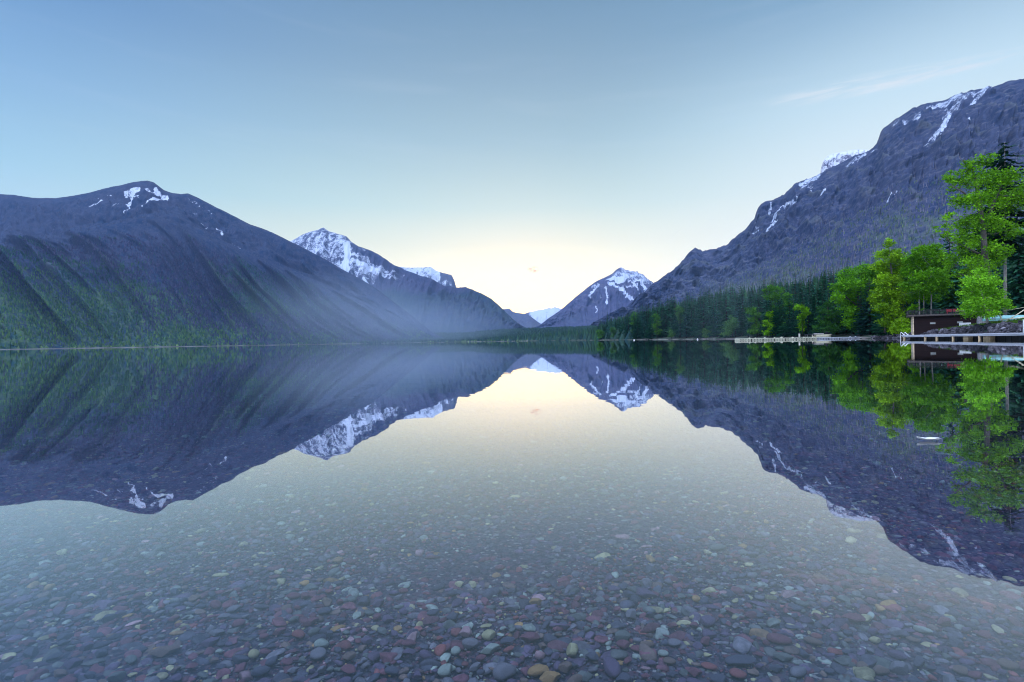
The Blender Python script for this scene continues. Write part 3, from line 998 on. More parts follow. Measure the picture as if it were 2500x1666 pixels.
# ------------------------------------------------------------------ far woods as masses
def spikes(P0, H, Rb, colr, sides=5, name='forest', label=None, cat=None, mat=None, double=True, lean=0.0):
    """many small pointed trees in one mesh: each two stacked cones with a ragged skirt"""
    n = len(P0)
    th = np.arange(sides) * 2 * math.pi / sides
    rj = rng.uniform(0.7, 1.3, (n, sides))
    off = rng.uniform(0, 6.28, (n, 1))
    Vs, Fs, Cs, base = [], [], [], 0
    tiers = [(0.05, 1.0, 1.0), (0.42, 0.62, 1.0)] if double else [(0.0, 1.0, 1.0)]
    for (zb, rr, zt) in tiers:
        ring = np.stack([P0[:, None, 0] + np.cos(th + off) * rj * Rb[:, None] * rr, P0[:, None, 1] + np.sin(th + off) * rj * Rb[:, None] * rr,
                         P0[:, None, 2] + zb * H[:, None] + 0.06 * H[:, None] * rng.uniform(-1, 1, (n, sides))], -1)
        tipz = P0 + np.stack([lean * H * rng.normal(0, 1, n), 0 * H, zt * H * (1 if zb else 0.86)], 1)
        Vs.append(np.concatenate([ring, tipz[:, None]], 1).reshape(-1, 3))
        i0 = base + np.arange(n)[:, None] * (sides + 1)
        j = np.arange(sides)
        Fs.append(np.stack([i0 + j, i0 + (j + 1) % sides, np.broadcast_to(i0 + sides, (n, sides))], -1).reshape(-1, 3))
        Cs.append(np.repeat(colr, sides + 1, 0))
        base += n * (sides + 1)
    o = obj(name, mesh(name, np.concatenate(Vs), np.concatenate(Fs), False, np.concatenate(Cs)), mat or M_FARTREE)
    return tag(o, label, cat, kind='stuff')


def mixcol(a, b_, n, jit=0.25):
    t = rng.uniform(0, 1, (n, 1))
    return (np.array(a) * (1 - t) + np.array(b_) * t) * rng.uniform(1 - jit, 1 + jit, (n, 1))


def sample_slope(key, n, smin, smax, acc=None):
    V, tone, s = SLOPES[key]
    k0, k1 = np.searchsorted(s, [smin, smax])
    i = rng.integers(k0, k1 - 1, n * 3); j = rng.integers(0, V.shape[1] - 1, n * 3)
    # even out: cells far apart get more trees
    area = np.linalg.norm(V[i + 1, j] - V[i, j], axis=1) * np.linalg.norm(V[i, j + 1] - V[i, j], axis=1)
    keep = rng.uniform(0, np.percentile(area, 80), len(i)) < area
    i, j = i[keep][:n], j[keep][:n]
    a, c = rng.uniform(0, 1, (2, len(i)))
    Pp = V[i, j] + (V[i + 1, j] - V[i, j]) * a[:, None] + (V[i, j + 1] - V[i, j]) * c[:, None]
    tn = tone[i, j]
    if acc is not None:
        k = acc(Pp, tn, s[i])
        Pp, tn = Pp[k], tn[k]
    return Pp, tn


# left mountain: green regrowth low down, grey burnt trunks higher up
Pp, tn = sample_slope('left', 36000, 1.0, 1.85, lambda p, t, s: (rng.uniform(0, 1, len(p)) < 1.25 - (s - 1) * 1.1))
gl_ = np.clip(1.3 - Pp[:, 2:3] / 190.0 - np.clip((Pp[:, :1] + 1150) / 900.0, -.4, .6) + 1.6 * (fbm(Pp[:, 0] / 130.0, Pp[:, 2] / 60.0, 3, 141)[:, None] - .5), 0, 1)
c = mixcol((0.009, 0.040, 0.046), (0.034, 0.086, 0.062), len(Pp)) * (1 - gl_) + mixcol((0.020, 0.075, 0.050), (0.095, 0.180, 0.050), len(Pp)) * gl_
c = c * (0.80 + 0.38 * tn[:, 2:3])  # trees along the ridges coloured lighter, standing in for light there
purple = fbm(Pp[:, 0] / 220.0, Pp[:, 2] / 140.0, 3, 140)[:, None]
c = np.where(purple + rng.normal(0, .07, (len(Pp), 1)) > 0.53, mixcol((0.025, 0.030, 0.075), (0.065, 0.060, 0.12), len(Pp)), c)
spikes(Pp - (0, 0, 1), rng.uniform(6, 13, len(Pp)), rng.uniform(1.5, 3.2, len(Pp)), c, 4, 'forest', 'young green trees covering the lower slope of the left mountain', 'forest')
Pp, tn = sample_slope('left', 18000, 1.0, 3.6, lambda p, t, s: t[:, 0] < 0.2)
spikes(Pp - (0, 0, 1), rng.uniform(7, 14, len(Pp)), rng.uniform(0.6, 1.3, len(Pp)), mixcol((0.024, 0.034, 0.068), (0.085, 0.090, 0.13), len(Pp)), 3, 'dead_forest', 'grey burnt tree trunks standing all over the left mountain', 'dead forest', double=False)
# right mountain: the same, thinner
Pp, tn = sample_slope('cliffs', 17000, 0.1, 2.15, lambda p, t, s: rng.uniform(0, 1, len(p)) < 1.25 - 0.45 * s)
spikes(Pp - (0, 0, 1), rng.uniform(9, 19, len(Pp)), rng.uniform(0.35, 0.8, len(Pp)), mixcol((0.05, 0.05, 0.10), (0.24, 0.22, 0.27), len(Pp)), 3, 'dead_forest', 'pale burnt tree trunks standing on the slope below the right cliffs', 'dead forest', double=False)
Pp, tn = sample_slope('cliffs', 14000, 0.1, 2.1, lambda p, t, s: t[:, 1] > rng.uniform(0.05, 0.6, len(p)))
spikes(Pp - (0, 0, 1), rng.uniform(4, 10, len(Pp)), rng.uniform(1.2, 2.6, len(Pp)), mixcol((0.035, 0.065, 0.07), (0.10, 0.14, 0.07), len(Pp)), 4, 'forest', 'low green regrowth on the slope below the right cliffs', 'forest')
# lake head: a band of woods far off
V = LOW
n = 9000
i = rng.integers(2, V.shape[0] - 8, n); j = rng.integers(0, V.shape[1] - 1, n)
t = rng.uniform(0, 1, (n, 1))
Pp = V[i, j] * (1 - t) + V[i + 1, j + 1] * t
Hh = rng.uniform(8, 15, n) * np.where(Pp[:, 1] > 2000, 1.0, 1.0)
spikes(Pp - (0, 0, 1), Hh, rng.uniform(3, 5.5, n), mixcol((0.014, 0.040, 0.045), (0.035, 0.070, 0.045), n), 5, 'forest', 'dark woods on the low land at the far end of the lake', 'forest')
n = 1300
xs_ = rng.uniform(-60, 1300, n)
FARX = [-420, 0, 400, 709, 900, 1000, 1110, 1250, 1440]
FARY = [1050, 1250, 1500, 1900, 2190, 2305, 2255, 1755, 805]
Yb = np.interp(xs_, FARX, FARY) + rng.uniform(2, 45, n)
Pp = np.stack([Yb * (xs_ - 1250) / F, Yb, 0.5 + 0 * xs_], 1)
spikes(Pp, rng.uniform(4, 10, n), rng.uniform(3, 6, n), mixcol((0.045, 0.095, 0.045), (0.12, 0.18, 0.07), n), 5, 'shrubbery', 'pale green willows along the far lake shore', 'shrubs')
flat_land('beach', -200, 1300, 500, [
    (row_w, [(a, c_ - 16, -.6) for a, c_ in zip(FARX, FARY)]), (row_w, [(a, c_ - 8, .9) for a, c_ in zip(FARX, FARY)]), (row_w, [(a, c_ + 6, 2.0) for a, c_ in zip(FARX, FARY)])],
    [4, 4], plain('beach_stones', (.085, .085, .09), .9, .6, .02), 1.1, 151)

# ------------------------------------------------------------------ conifers: six kinds, copied
def conifer_proto(seed, H, Rm, base=0.06, dens=1.0, gaps=0.0, droop=0.35, tone=((0.008, 0.060, 0.040), (0.034, 0.140, 0.062)), levels=None, quad=1.0, power=0.80, girth=1.0):
    r = np.random.default_rng(seed)
    Vs, Cs = [], []
    lv = levels or int(34 * dens)
    for k in range(lv):
        f = (k + r.uniform(-0.3, 0.3)) / lv
        z = H * (base + (1 - base) * f)
        prof = (1 - f) ** power * (0.35 + 0.65 * min(1, f * 6 + 0.35)) + 0.012
        nb = int(r.integers(6, 10))
        a0 = r.uniform(0, 6.28)
        for q in range(nb):
            if r.uniform() < gaps:
                continue
            a = a0 + q * 6.283 / nb + r.uniform(-0.3, 0.3)
            L = Rm * prof * r.uniform(0.6, 1.2)
            d = np.array((math.cos(a), math.sin(a), 0)); sd_ = np.array((-d[1], d[0], 0))
            tone_ = np.array(tone[0]) + (np.array(tone[1]) - np.array(tone[0])) * r.uniform() ** 1.5
            ns = 3 if L > Rm * 0.3 else 2
            for e in range(ns):
                t0, t1 = e / ns, (e + 1.25) / ns
                p0 = np.array((0, 0, z)) + d * L * t0 + np.array((0, 0, -droop * L * t0 ** 1.3))
                p1 = np.array((0, 0, z)) + d * L * t1 + np.array((0, 0, -droop * L * t1 ** 1.3 + 0.1 * L * (e == ns - 1)))
                w0 = L * 0.30 * (1 - 0.35 * t0) * r.uniform(.7, 1.3) * quad; w1 = L * 0.20 * r.uniform(.3, 1.2) * quad
                hang = np.array((0, 0, -0.22 * L * r.uniform(.4, 1.3)))
                Vs += [p0 + sd_ * w0 * .5 + hang * .5, p0 - sd_ * w0 * .6 + hang * .3, p1 - sd_ * w1 + hang, p1 + sd_ * w1]
                tt = tone_ * r.uniform(0.75, 1.3)
                Cs += [tt, tt, tt * 1.15, tt * 1.15]
    V = np.array(Vs); C = np.array(Cs)
    me = mesh('crown', V, np.arange(len(V)).reshape(-1, 4), False, C)
    me.materials.append(M_NEEDLE)
    tb = MB()
    tb.tube([(0, 0, -1.0), (0, 0, H * 0.3), (0.02 * Rm, 0, H * 0.7), (0, 0, H * 0.985)], [H * 0.013 * girth, H * 0.010 * girth, H * 0.005 * girth, H * 0.0012], 7)
    tm = mesh('trunk', np.concatenate(tb.V), [np.concatenate(tb.F4), np.concatenate(tb.F3)], True)
    tm.materials.append(M_DARKBARK)
    return me, tm, H


BLUE = ((0.010, 0.056, 0.052), (0.034, 0.125, 0.082))
PROTO = [conifer_proto(1, 28, 4.3, 0.03), conifer_proto(2, 30, 3.6, 0.05, 1.1), conifer_proto(3, 26, 4.8, 0.02, 1.0, 0.1),
         conifer_proto(4, 31, 3.1, 0.06, 1.1, 0.12, 0.5, BLUE), conifer_proto(5, 27, 4.0, 0.03, 1.0, 0.18, 0.3, BLUE), conifer_proto(6, 29, 3.9, 0.10, 0.95, 0.3, 0.42)]


def conifer(x, Y, H, k, label, group='conifers of the right shore forest', wide=1.0, z=None, name='conifer'):
    crown, trunk, ph = PROTO[k]
    z = land_z(x, Y) if z is None else z
    X = PX(x, Y)
    t = thing(name, label, 'tree', (X, Y, z), random.uniform(0, 6.28), group)
    f = H / ph
    t.scale = (f * wide, f * wide, f)
    obj('crown', crown, None, t)
    obj('trunk', trunk, None, t)
    return t


SKYL = [(1440, 792), (1469, 782), (1500, 770), (1532, 758), (1565, 742), (1600, 730), (1640, 716), (1680, 712), (1715, 702), (1790, 694), (1850, 690), (1906, 680), (1963, 678), (2016, 656), (2071, 648), (2110, 645), (2200, 655), (2300, 650), (2330, 640), (2420, 590), (2520, 580), (2700, 560)]
skx = [p[0] for p in SKYL]; sky_ = [p[1] for p in SKYL]


def side_name(x):
    if x < 1560: return 'far left end of the right shore forest'
    if x < 1690: return 'hazy left half of the right shore forest'
    if x < 1805: return 'hazy forest left of the beige floating dock'
    if x < 1900: return 'behind the left half of the beige floating dock'
    if x < 1995: return 'behind the right half of the beige floating dock'
    if x < 2110: return 'behind the grey floating dock'
    if x < 2220: return 'left of the boathouse'
    if x < 2400: return 'behind the boathouse'
    return 'at the right edge of the photo'


conif = []
xg = 1462.0
while xg < 2560 and len(conif) < 262:
    Y0 = float(shoreY(xg))
    conif.append(xg)
    xg += max(3.2, 0.30 * 2.6 * F / Y0 * 0.36) * random.uniform(0.6, 1.4)
for x in conif:
    Y0 = float(shoreY(x))
    lay = random.choice([0, 0, 1, 1, 2])
    Y = Y0 * 1.012 + 5 + (lay * 14 + random.uniform(0, 14)) * (1 + Y0 / 300)
    if 2180 < x < 2420:
        Y = max(Y, 126 + random.uniform(0, 25))
    top = float(np.interp(x, skx, sky_))
    zt = P(x, top, Y)[2]
    gz = land_z(x, Y)
    H = max(7.0, (zt - gz) * random.uniform(*((0.60, 0.92) if lay == 0 else (0.80, 1.04) if lay == 1 else (0.92, 1.13))))
    H = min(H, 40)
    k = random.choice([0, 1, 2, 3, 4, 4, 5])
    size = 'tall' if lay == 2 else 'middling' if lay == 1 else 'shorter'
    row = 'back row' if lay == 2 else 'middle row' if lay == 1 else 'front row'
    conifer(x, Y, H, k, f'{size} dark conifer, {row}, {side_name(x)}', wide=random.uniform(1.0, 1.45) * (1.15 if x > 1700 else 1.3))

for (x, y, k, wd, lab) in [
    (1484, 754, 3, 0.9, 'lone narrow conifer spire at the far left end of the forest'),
    (1558, 743, 1, 0.9, 'thin conifer spire left of the valley mountain notch above the low forest'),
    (1597, 724, 3, 0.9, 'dark pointed conifer standing above the trees right of the snowy pyramid'),
    (1616, 719, 3, 0.6, 'very thin conifer top beside a dark pointed spire right of the pyramid'),
    (1680, 711, 1, 0.8, 'slender conifer rising left of the twin spires in the hazy forest'),
    (1711, 694, 1, 0.9, 'left one of the two tall twin spires in the hazy forest'),
    (1731, 701, 4, 1.0, 'right one of the two tall twin spires in the hazy forest'),
    (1786, 686, 0, 0.9, 'pale hazy spire standing highest left of the beige floating dock'),
    (1905, 671, 3, 0.8, 'dark narrow spire above the tall spring green tree behind the beige dock'),
    (1963, 679, 2, 0.8, 'broad dark conifer top above the right half of the beige dock'),
    (2017, 642, 1, 0.85, 'dark pointed conifer just left of the large maple behind the grey dock'),
    (2046, 655, 5, 0.7, 'thin sparse conifer between two dark spires above the grey dock'),
    (2072, 629, 0, 0.75, 'dense dark conifer spire above the large maple behind the grey dock'),
    (2103, 618, 3, 0.9, 'rightmost dark spire above the large maple behind the grey dock'),
]:
    Y = float(shoreY(x)) * 1.05 + 45
    if x < 1500: Y = 700
    zt = P(x, y, Y)[2]
    conifer(x, Y, zt - land_z(x, Y), k, lab, 'conifer spires on the forest skyline', wide=wd)
for (x, y, Y, k, wd, lab) in [
    (2322, 545, 132, 2, 1.0, 'dark conifer half hidden behind the left boughs of the tall cottonwood'),
    (2350, 600, 140, 0, 1.1, 'dark conifer behind the trunk of the tall cottonwood'),
    (2400, 590, 128, 2, 1.1, 'dark conifer between the cottonwood trunk and the pale bare trunk'),
    (2440, 560, 135, 4, 1.1, 'shaded conifer behind the pale bare trunk'),
    (2490, 530, 120, 2, 1.1, 'dark conifer at the right edge behind the pale bare trunk'),
    (2535, 480, 118, 0, 1.1, 'big dark conifer cut off by the right edge of the photo')]:
    conifer(x, Y, P(x, y, Y)[2] - land_z(x, Y), k, lab, 'dark conifers behind the cottonwood', wide=wd)
crown, trunk, ph = conifer_proto(21, 40, 6.4, 0.36, 0.8, 0.22, 0.22, ((0.006, 0.034, 0.022), (0.018, 0.075, 0.034)), 30, 1.0, 0.5, 0.62)
trunk.materials.clear()
trunk.materials.append(M_PALEBARK)
Yp = 103
zb = land_z(2452, Yp)
t = thing('pine', 'tallest dark conifer with a long bare pale trunk behind the cottonwood at right', 'tree', (PX(2455, Yp), Yp, zb), 1.2)
t.scale = (1.0, 1.0, (P(2466, 340, Yp)[2] - zb) / ph)
t.rotation_euler = (0, R(1.3), 0.4)
obj('crown', crown, None, t)
obj('trunk', trunk, None, t)
# farther and deeper woods that close the gaps
n = 1500
xs_ = rng.uniform(1200, 2600, n)
Y0 = np.where(xs_ < 1440, np.interp(xs_, [1200, 1250, 1440], [1900, 1760, 810]), shoreY(xs_))
Yf = np.where(xs_ < 1470, Y0 + rng.uniform(4, 120, n), Y0 * 1.05 + 60 * (1 + Y0 / 300) + rng.uniform(0, 50, n))
top = np.interp(xs_, [1200, 1290, 1379, 1443, 1470] + skx[2:], [822, 810, 803, 796, 788] + sky_[2:])
gz = np.array([land_z(a, b_) if a > 1440 else 1.5 for a, b_ in zip(xs_, Yf)])
zt = CAMH + (np.array([hz(a) for a in xs_]) - top) / F * Yf
Hh = np.clip((zt - gz) * rng.uniform(0.65, 1.0, n), 6, 36)
Pp = np.stack([Yf * (xs_ - 1250) / F, Yf, gz - 1], 1)
spikes(Pp, Hh, Hh * rng.uniform(0.13, 0.2, n), mixcol((0.014, 0.045, 0.040), (0.035, 0.085, 0.040), n), 6, 'forest', 'deep conifer woods behind the trees of the right shore', 'forest')


# ------------------------------------------------------------------ broadleaf trees
def leaf_cloud(centres, radii, n, size, tones, r, flat=0.75):
    """leaf-sized quads around sub-clumps of each clump"""
    Vs, Cs = [], []
    vol = np.array([a * b_ * c_ for a, b_, c_ in radii]) ** 0.75
    share = np.maximum((vol / vol.sum() * n).astype(int), 20)
    for cen, rad, m_ in zip(centres, radii, share):
        cen, rad = np.array(cen), np.array(rad)
        k = max(5, int(m_ / 30))
        u_ = r.normal(0, 1, (k, 3))
        u_ /= np.linalg.norm(u_, axis=1)[:, None]
        sub = cen + u_ * rad * (r.uniform(0.25, 1.0, (k, 1)) ** 0.6)
        tk = r.uniform(0, 1, k)
        idx = r.integers(0, k, m_)
        srad = rad.mean() * 0.24
        p = sub[idx] + r.normal(0, 1, (m_, 3)) * srad * np.array((1.15, 1.15, 0.75))
        a = r.normal(0, 1, (m_, 3)); a[:, 2] *= flat
        a /= np.linalg.norm(a, axis=1)[:, None]
        b_ = np.cross(a, r.normal(0, 1, (m_, 3)))
        b_ /= np.linalg.norm(b_, axis=1)[:, None] + 1e-6
        s_ = size * r.uniform(0.55, 1.35, (m_, 1))
        q = np.stack([p - a * s_, p + b_ * s_ * 0.55, p + a * s_, p - b_ * s_ * 0.55], 1)
        Vs.append(q.reshape(-1, 3))
        t = np.clip(tk[idx] * 0.8 + r.uniform(0, 0.35, m_), 0, 1)[:, None]
        cc_ = np.array(tones[0]) * (1 - t) + np.array(tones[1]) * t
        cc_ *= r.uniform(0.8, 1.2, (m_, 1))
        Cs.append(np.repeat(cc_, 4, 0))
    return np.concatenate(Vs), np.concatenate(Cs)


def broadleaf(name, label, Y, trunks, clumps, n, size, tones, bark, seed, group=None, cat='tree', depth=1.0, twigs=None, branch=True):
    """trunks: lists of (photo x, y, radius m); clumps: (photo x, y, rx, ry) in photo pixels, at distance Y"""
    r = np.random.default_rng(seed)
    bx_, by_ = trunks[0][0][0], trunks[0][0][1]
    b0 = P(bx_, by_, Y)
    t = thing(name, label, cat, tuple(b0), 0, group)
    k = Y / F
    tb = MB()
    tpts = []
    for tr_ in trunks:
        pts = [P(a[0], a[1], Y) - b0 for a in tr_]
        pts[0] = pts[0] - np.array((0, 0, 0.6))
        tb.tube(pts, [a[2] for a in tr_], 8)
        for a, b_ in zip(pts[:-1], pts[1:]):
            for f in np.linspace(0, 1, 6):
                tpts.append(a * (1 - f) + b_ * f)
    tpts = np.array(tpts)
    cen, rad = [], []
    for (cx, cyy, rx, ry) in clumps:
        p = P(cx, cyy, Y + r.uniform(-1, 1) * rx * k * depth) - b0
        cen.append(p)
        rad.append((rx * k, rx * k * 0.85 * depth, ry * k))
    if branch:
        for p, rd in zip(cen, rad):
            lowr = tpts[tpts[:, 2] < p[2] - 0.15 * rd[2]]
            if len(lowr) == 0:
                continue
            q = lowr[np.argmin(np.linalg.norm(lowr - p, axis=1) + 0.2 * np.abs(lowr[:, 2] - (p[2] - rd[2])))]
            L = np.linalg.norm(p - q)
            mid = (q + p) / 2 + np.array((0, 0, -0.08 * L))
            rr = max(0.035, 0.018 * L)
            tb.tube([q, mid, p], [rr, rr * .7, rr * .35], 6)
            for _ in range(3):
                e = p + r.normal(0, 1, 3) * np.array(rd) * 0.6
                tb.tube([mid * .4 + p * .6, e], [rr * .45, rr * .12], 5)
    if twigs:
        for tw in twigs:
            tb.tube([P(a[0], a[1], Y) - b0 for a in tw], np.linspace(0.09, 0.03, len(tw)), 5)
    tb.build('trunk', bark, t, True)
    V, C = leaf_cloud(cen, rad, n, size, tones, r)
    me = mesh('crown', V, np.arange(len(V)).reshape(-1, 4), False, C)
    obj('crown', me, M_LEAF, t)
    return t


SPRING = ((0.030, 0.123, 0.004), (0.224, 0.520, 0.014))
LIME = ((0.044, 0.136, 0.004), (0.291, 0.541, 0.014))
FRESH = ((0.040, 0.167, 0.007), (0.281, 0.645, 0.027))
MUTED = ((0.022, 0.092, 0.015), (0.099, 0.291, 0.027))
HAZY = ((0.030, 0.110, 0.040), (0.090, 0.230, 0.050))

# the tall cottonwood
broadleaf('cottonwood', 'tallest spring green tree, leaning over the boathouse with bare twigs at its top', 98,
          [[(2416, 800, .62), (2413, 740, .58), (2412, 690, .54), (2404, 620, .50), (2400, 560, .44), (2392, 500, .36), (2382, 440, .25), (2372, 405, .12)],
           [(2400, 560, .30), (2425, 500, .24), (2450, 440, .16), (2462, 420, .08)], [(2392, 500, .22), (2352, 470, .16), (2325, 455, .08)], [(2404, 620, .26), (2350, 600, .17), (2315, 590, .08)]],
          [(2318, 435, 22, 16), (2345, 450, 26, 18), (2350, 415, 22, 14), (2378, 400, 26, 16), (2405, 388, 22, 12), (2382, 440, 34, 22), (2420, 425, 26, 20), (2455, 430, 26, 20), (2485, 440, 30, 26), (2510, 470, 36, 34),
           (2350, 490, 26, 18), (2385, 490, 34, 24), (2425, 485, 32, 28), (2465, 495, 34, 30), (2310, 530, 18, 12), (2345, 545, 26, 18), (2380, 545, 30, 24), (2420, 545, 34, 26), (2460, 560, 30, 24),
           (2302, 560, 18, 12), (2330, 575, 26, 14), (2365, 590, 28, 18), (2400, 600, 30, 22), (2440, 610, 28, 20), (2345, 610, 24, 14), (2345, 632, 34, 16), (2380, 640, 32, 18), (2325, 645, 18, 14), (2368, 665, 30, 14), (2400, 670, 26, 20), (2425, 640, 24, 20), (2340, 668, 14, 10)],
          16000, 0.23, SPRING, M_BARK, 5, depth=1.0, twigs=[[(2362, 412), (2352, 395), (2341, 382)], [(2352, 395), (2356, 388)], [(2385, 402), (2398, 385), (2404, 374)], [(2430, 420), (2445, 405)]])
# birch-like tree before it
broadleaf('birch', 'bright green small tree with a pale leaning trunk right of the boathouse', 84,
          [[(2413, 792, .20), (2407, 765, .17), (2400, 735, .14), (2394, 705, .09), (2390, 680, .04)], [(2400, 735, .08), (2375, 715, .05), (2362, 700, .03)]],
          [(2395, 668, 18, 12), (2382, 690, 28, 16), (2412, 690, 24, 16), (2372, 712, 22, 14), (2398, 715, 34, 18), (2428, 718, 20, 16), (2368, 735, 18, 12), (2385, 742, 32, 16), (2420, 745, 30, 16), (2445, 748, 20, 12), (2364, 755, 18, 9), (2375, 765, 26, 9), (2418, 768, 22, 8), (2447, 735, 14, 12)],
          11500, 0.165, FRESH, M_PALEBARK, 6)
# three large ones by the boathouse
broadleaf('maple', 'wide dark green maple standing behind the grey floating dock', 156,
          [[(2098, 815, .50), (2098, 760, .45), (2094, 710, .35), (2090, 680, .2)], [(2122, 812, .4), (2122, 750, .35), (2118, 700, .2)], [(2096, 745, .25), (2065, 725, .18), (2045, 722, .08)]],
          [(2068, 672, 22, 15), (2098, 664, 26, 15), (2124, 676, 22, 18), (2052, 700, 20, 14), (2080, 700, 30, 18), (2112, 705, 30, 20), (2042, 726, 16, 10), (2065, 730, 26, 16), (2098, 738, 32, 20), (2126, 742, 24, 22), (2075, 760, 22, 14), (2105, 772, 28, 18), (2082, 788, 22, 12), (2108, 800, 22, 10), (2130, 785, 20, 18), (2035, 715, 8, 6)],
          14000, 0.32, ((0.030, 0.130, 0.005), (0.160, 0.430, 0.012)), M_BARK, 7, 'tall broadleaf trees by the boathouse')
broadleaf('aspen', 'yellow green aspen with a single high top just left of the boathouse', 126,
          [[(2180, 812, .34), (2182, 740, .28), (2178, 680, .2), (2172, 620, .08)], [(2206, 812, .3), (2204, 740, .24), (2196, 680, .12)], [(2160, 808, .22), (2162, 745, .16), (2158, 710, .08)]],
          [(2172, 594, 13, 10), (2158, 622, 20, 12), (2182, 626, 22, 16), (2145, 648, 18, 14), (2172, 655, 28, 18), (2200, 652, 20, 20), (2160, 684, 24, 16), (2190, 690, 26, 20), (2136, 722, 14, 12), (2158, 718, 24, 14), (2190, 728, 28, 20), (2126, 734, 10, 7), (2150, 748, 20, 14), (2182, 762, 26, 18), (2205, 770, 16, 22), (2160, 785, 18, 10), (2190, 795, 28, 12), (2172, 805, 18, 8)],
          15000, 0.26, LIME, M_BARK, 8, 'tall broadleaf trees by the boathouse')
broadleaf('aspen', 'rounded green aspen with thin pale trunks behind the boathouse roof', 120,
          [[(2246, 800, .15), (2244, 740, .13), (2246, 680, .09)], [(2256, 800, .12), (2255, 720, .10), (2252, 660, .07)], [(2271, 800, .16), (2274, 730, .14), (2272, 650, .08)]],
          [(2272, 606, 22, 12), (2246, 616, 20, 12), (2290, 622, 20, 14), (2226, 636, 20, 14), (2258, 640, 30, 18), (2292, 650, 22, 18), (2216, 664, 14, 14), (2240, 668, 26, 18), (2274, 675, 30, 18), (2304, 676, 14, 18), (2228, 696, 22, 14), (2258, 702, 28, 14), (2292, 702, 22, 16), (2234, 724, 20, 12), (2270, 728, 26, 10), (2232, 752, 14, 9)],
          14000, 0.26, ((0.034, 0.140, 0.005), (0.180, 0.460, 0.012)), M_PALEBARK, 9, 'tall broadleaf trees by the boathouse')
broadleaf('maple', 'shaded green maple filling the gap between the wide maple and the yellow green aspen', 150,
          [[(2142, 812, .32), (2143, 750, .26), (2142, 690, .15)]], [(2140, 668, 18, 14), (2150, 694, 18, 16), (2136, 705, 16, 16), (2146, 738, 20, 20), (2134, 765, 16, 16), (2150, 785, 18, 16), (2140, 802, 16, 10)],
          4200, 0.42, ((0.020, 0.095, 0.006), (0.095, 0.290, 0.012)), M_BARK, 71, 'tall broadleaf trees by the boathouse')
broadleaf('maple', 'shaded green maple behind the boathouse roof, left of the cottonwood', 134,
          [[(2322, 795, .34), (2324, 730, .28), (2322, 670, .15)]], [(2318, 668, 20, 16), (2338, 690, 20, 18), (2305, 700, 18, 16), (2326, 720, 24, 18), (2345, 738, 18, 16), (2306, 745, 18, 14), (2330, 760, 22, 14)],
          4200, 0.38, ((0.016, 0.075, 0.006), (0.070, 0.210, 0.012)), M_BARK, 72, 'tall broadleaf trees by the boathouse')
broadleaf('bush', 'yellow green bush at the water edge left of the boathouse', 118,
          [[(2212, 815, .12), (2208, 795, .09), (2200, 782, .04)]], [(2200, 790, 18, 12), (2214, 800, 14, 10), (2188, 804, 16, 8), (2206, 808, 18, 6)], 2600, 0.26, LIME, M_BARK, 10, cat='bush')

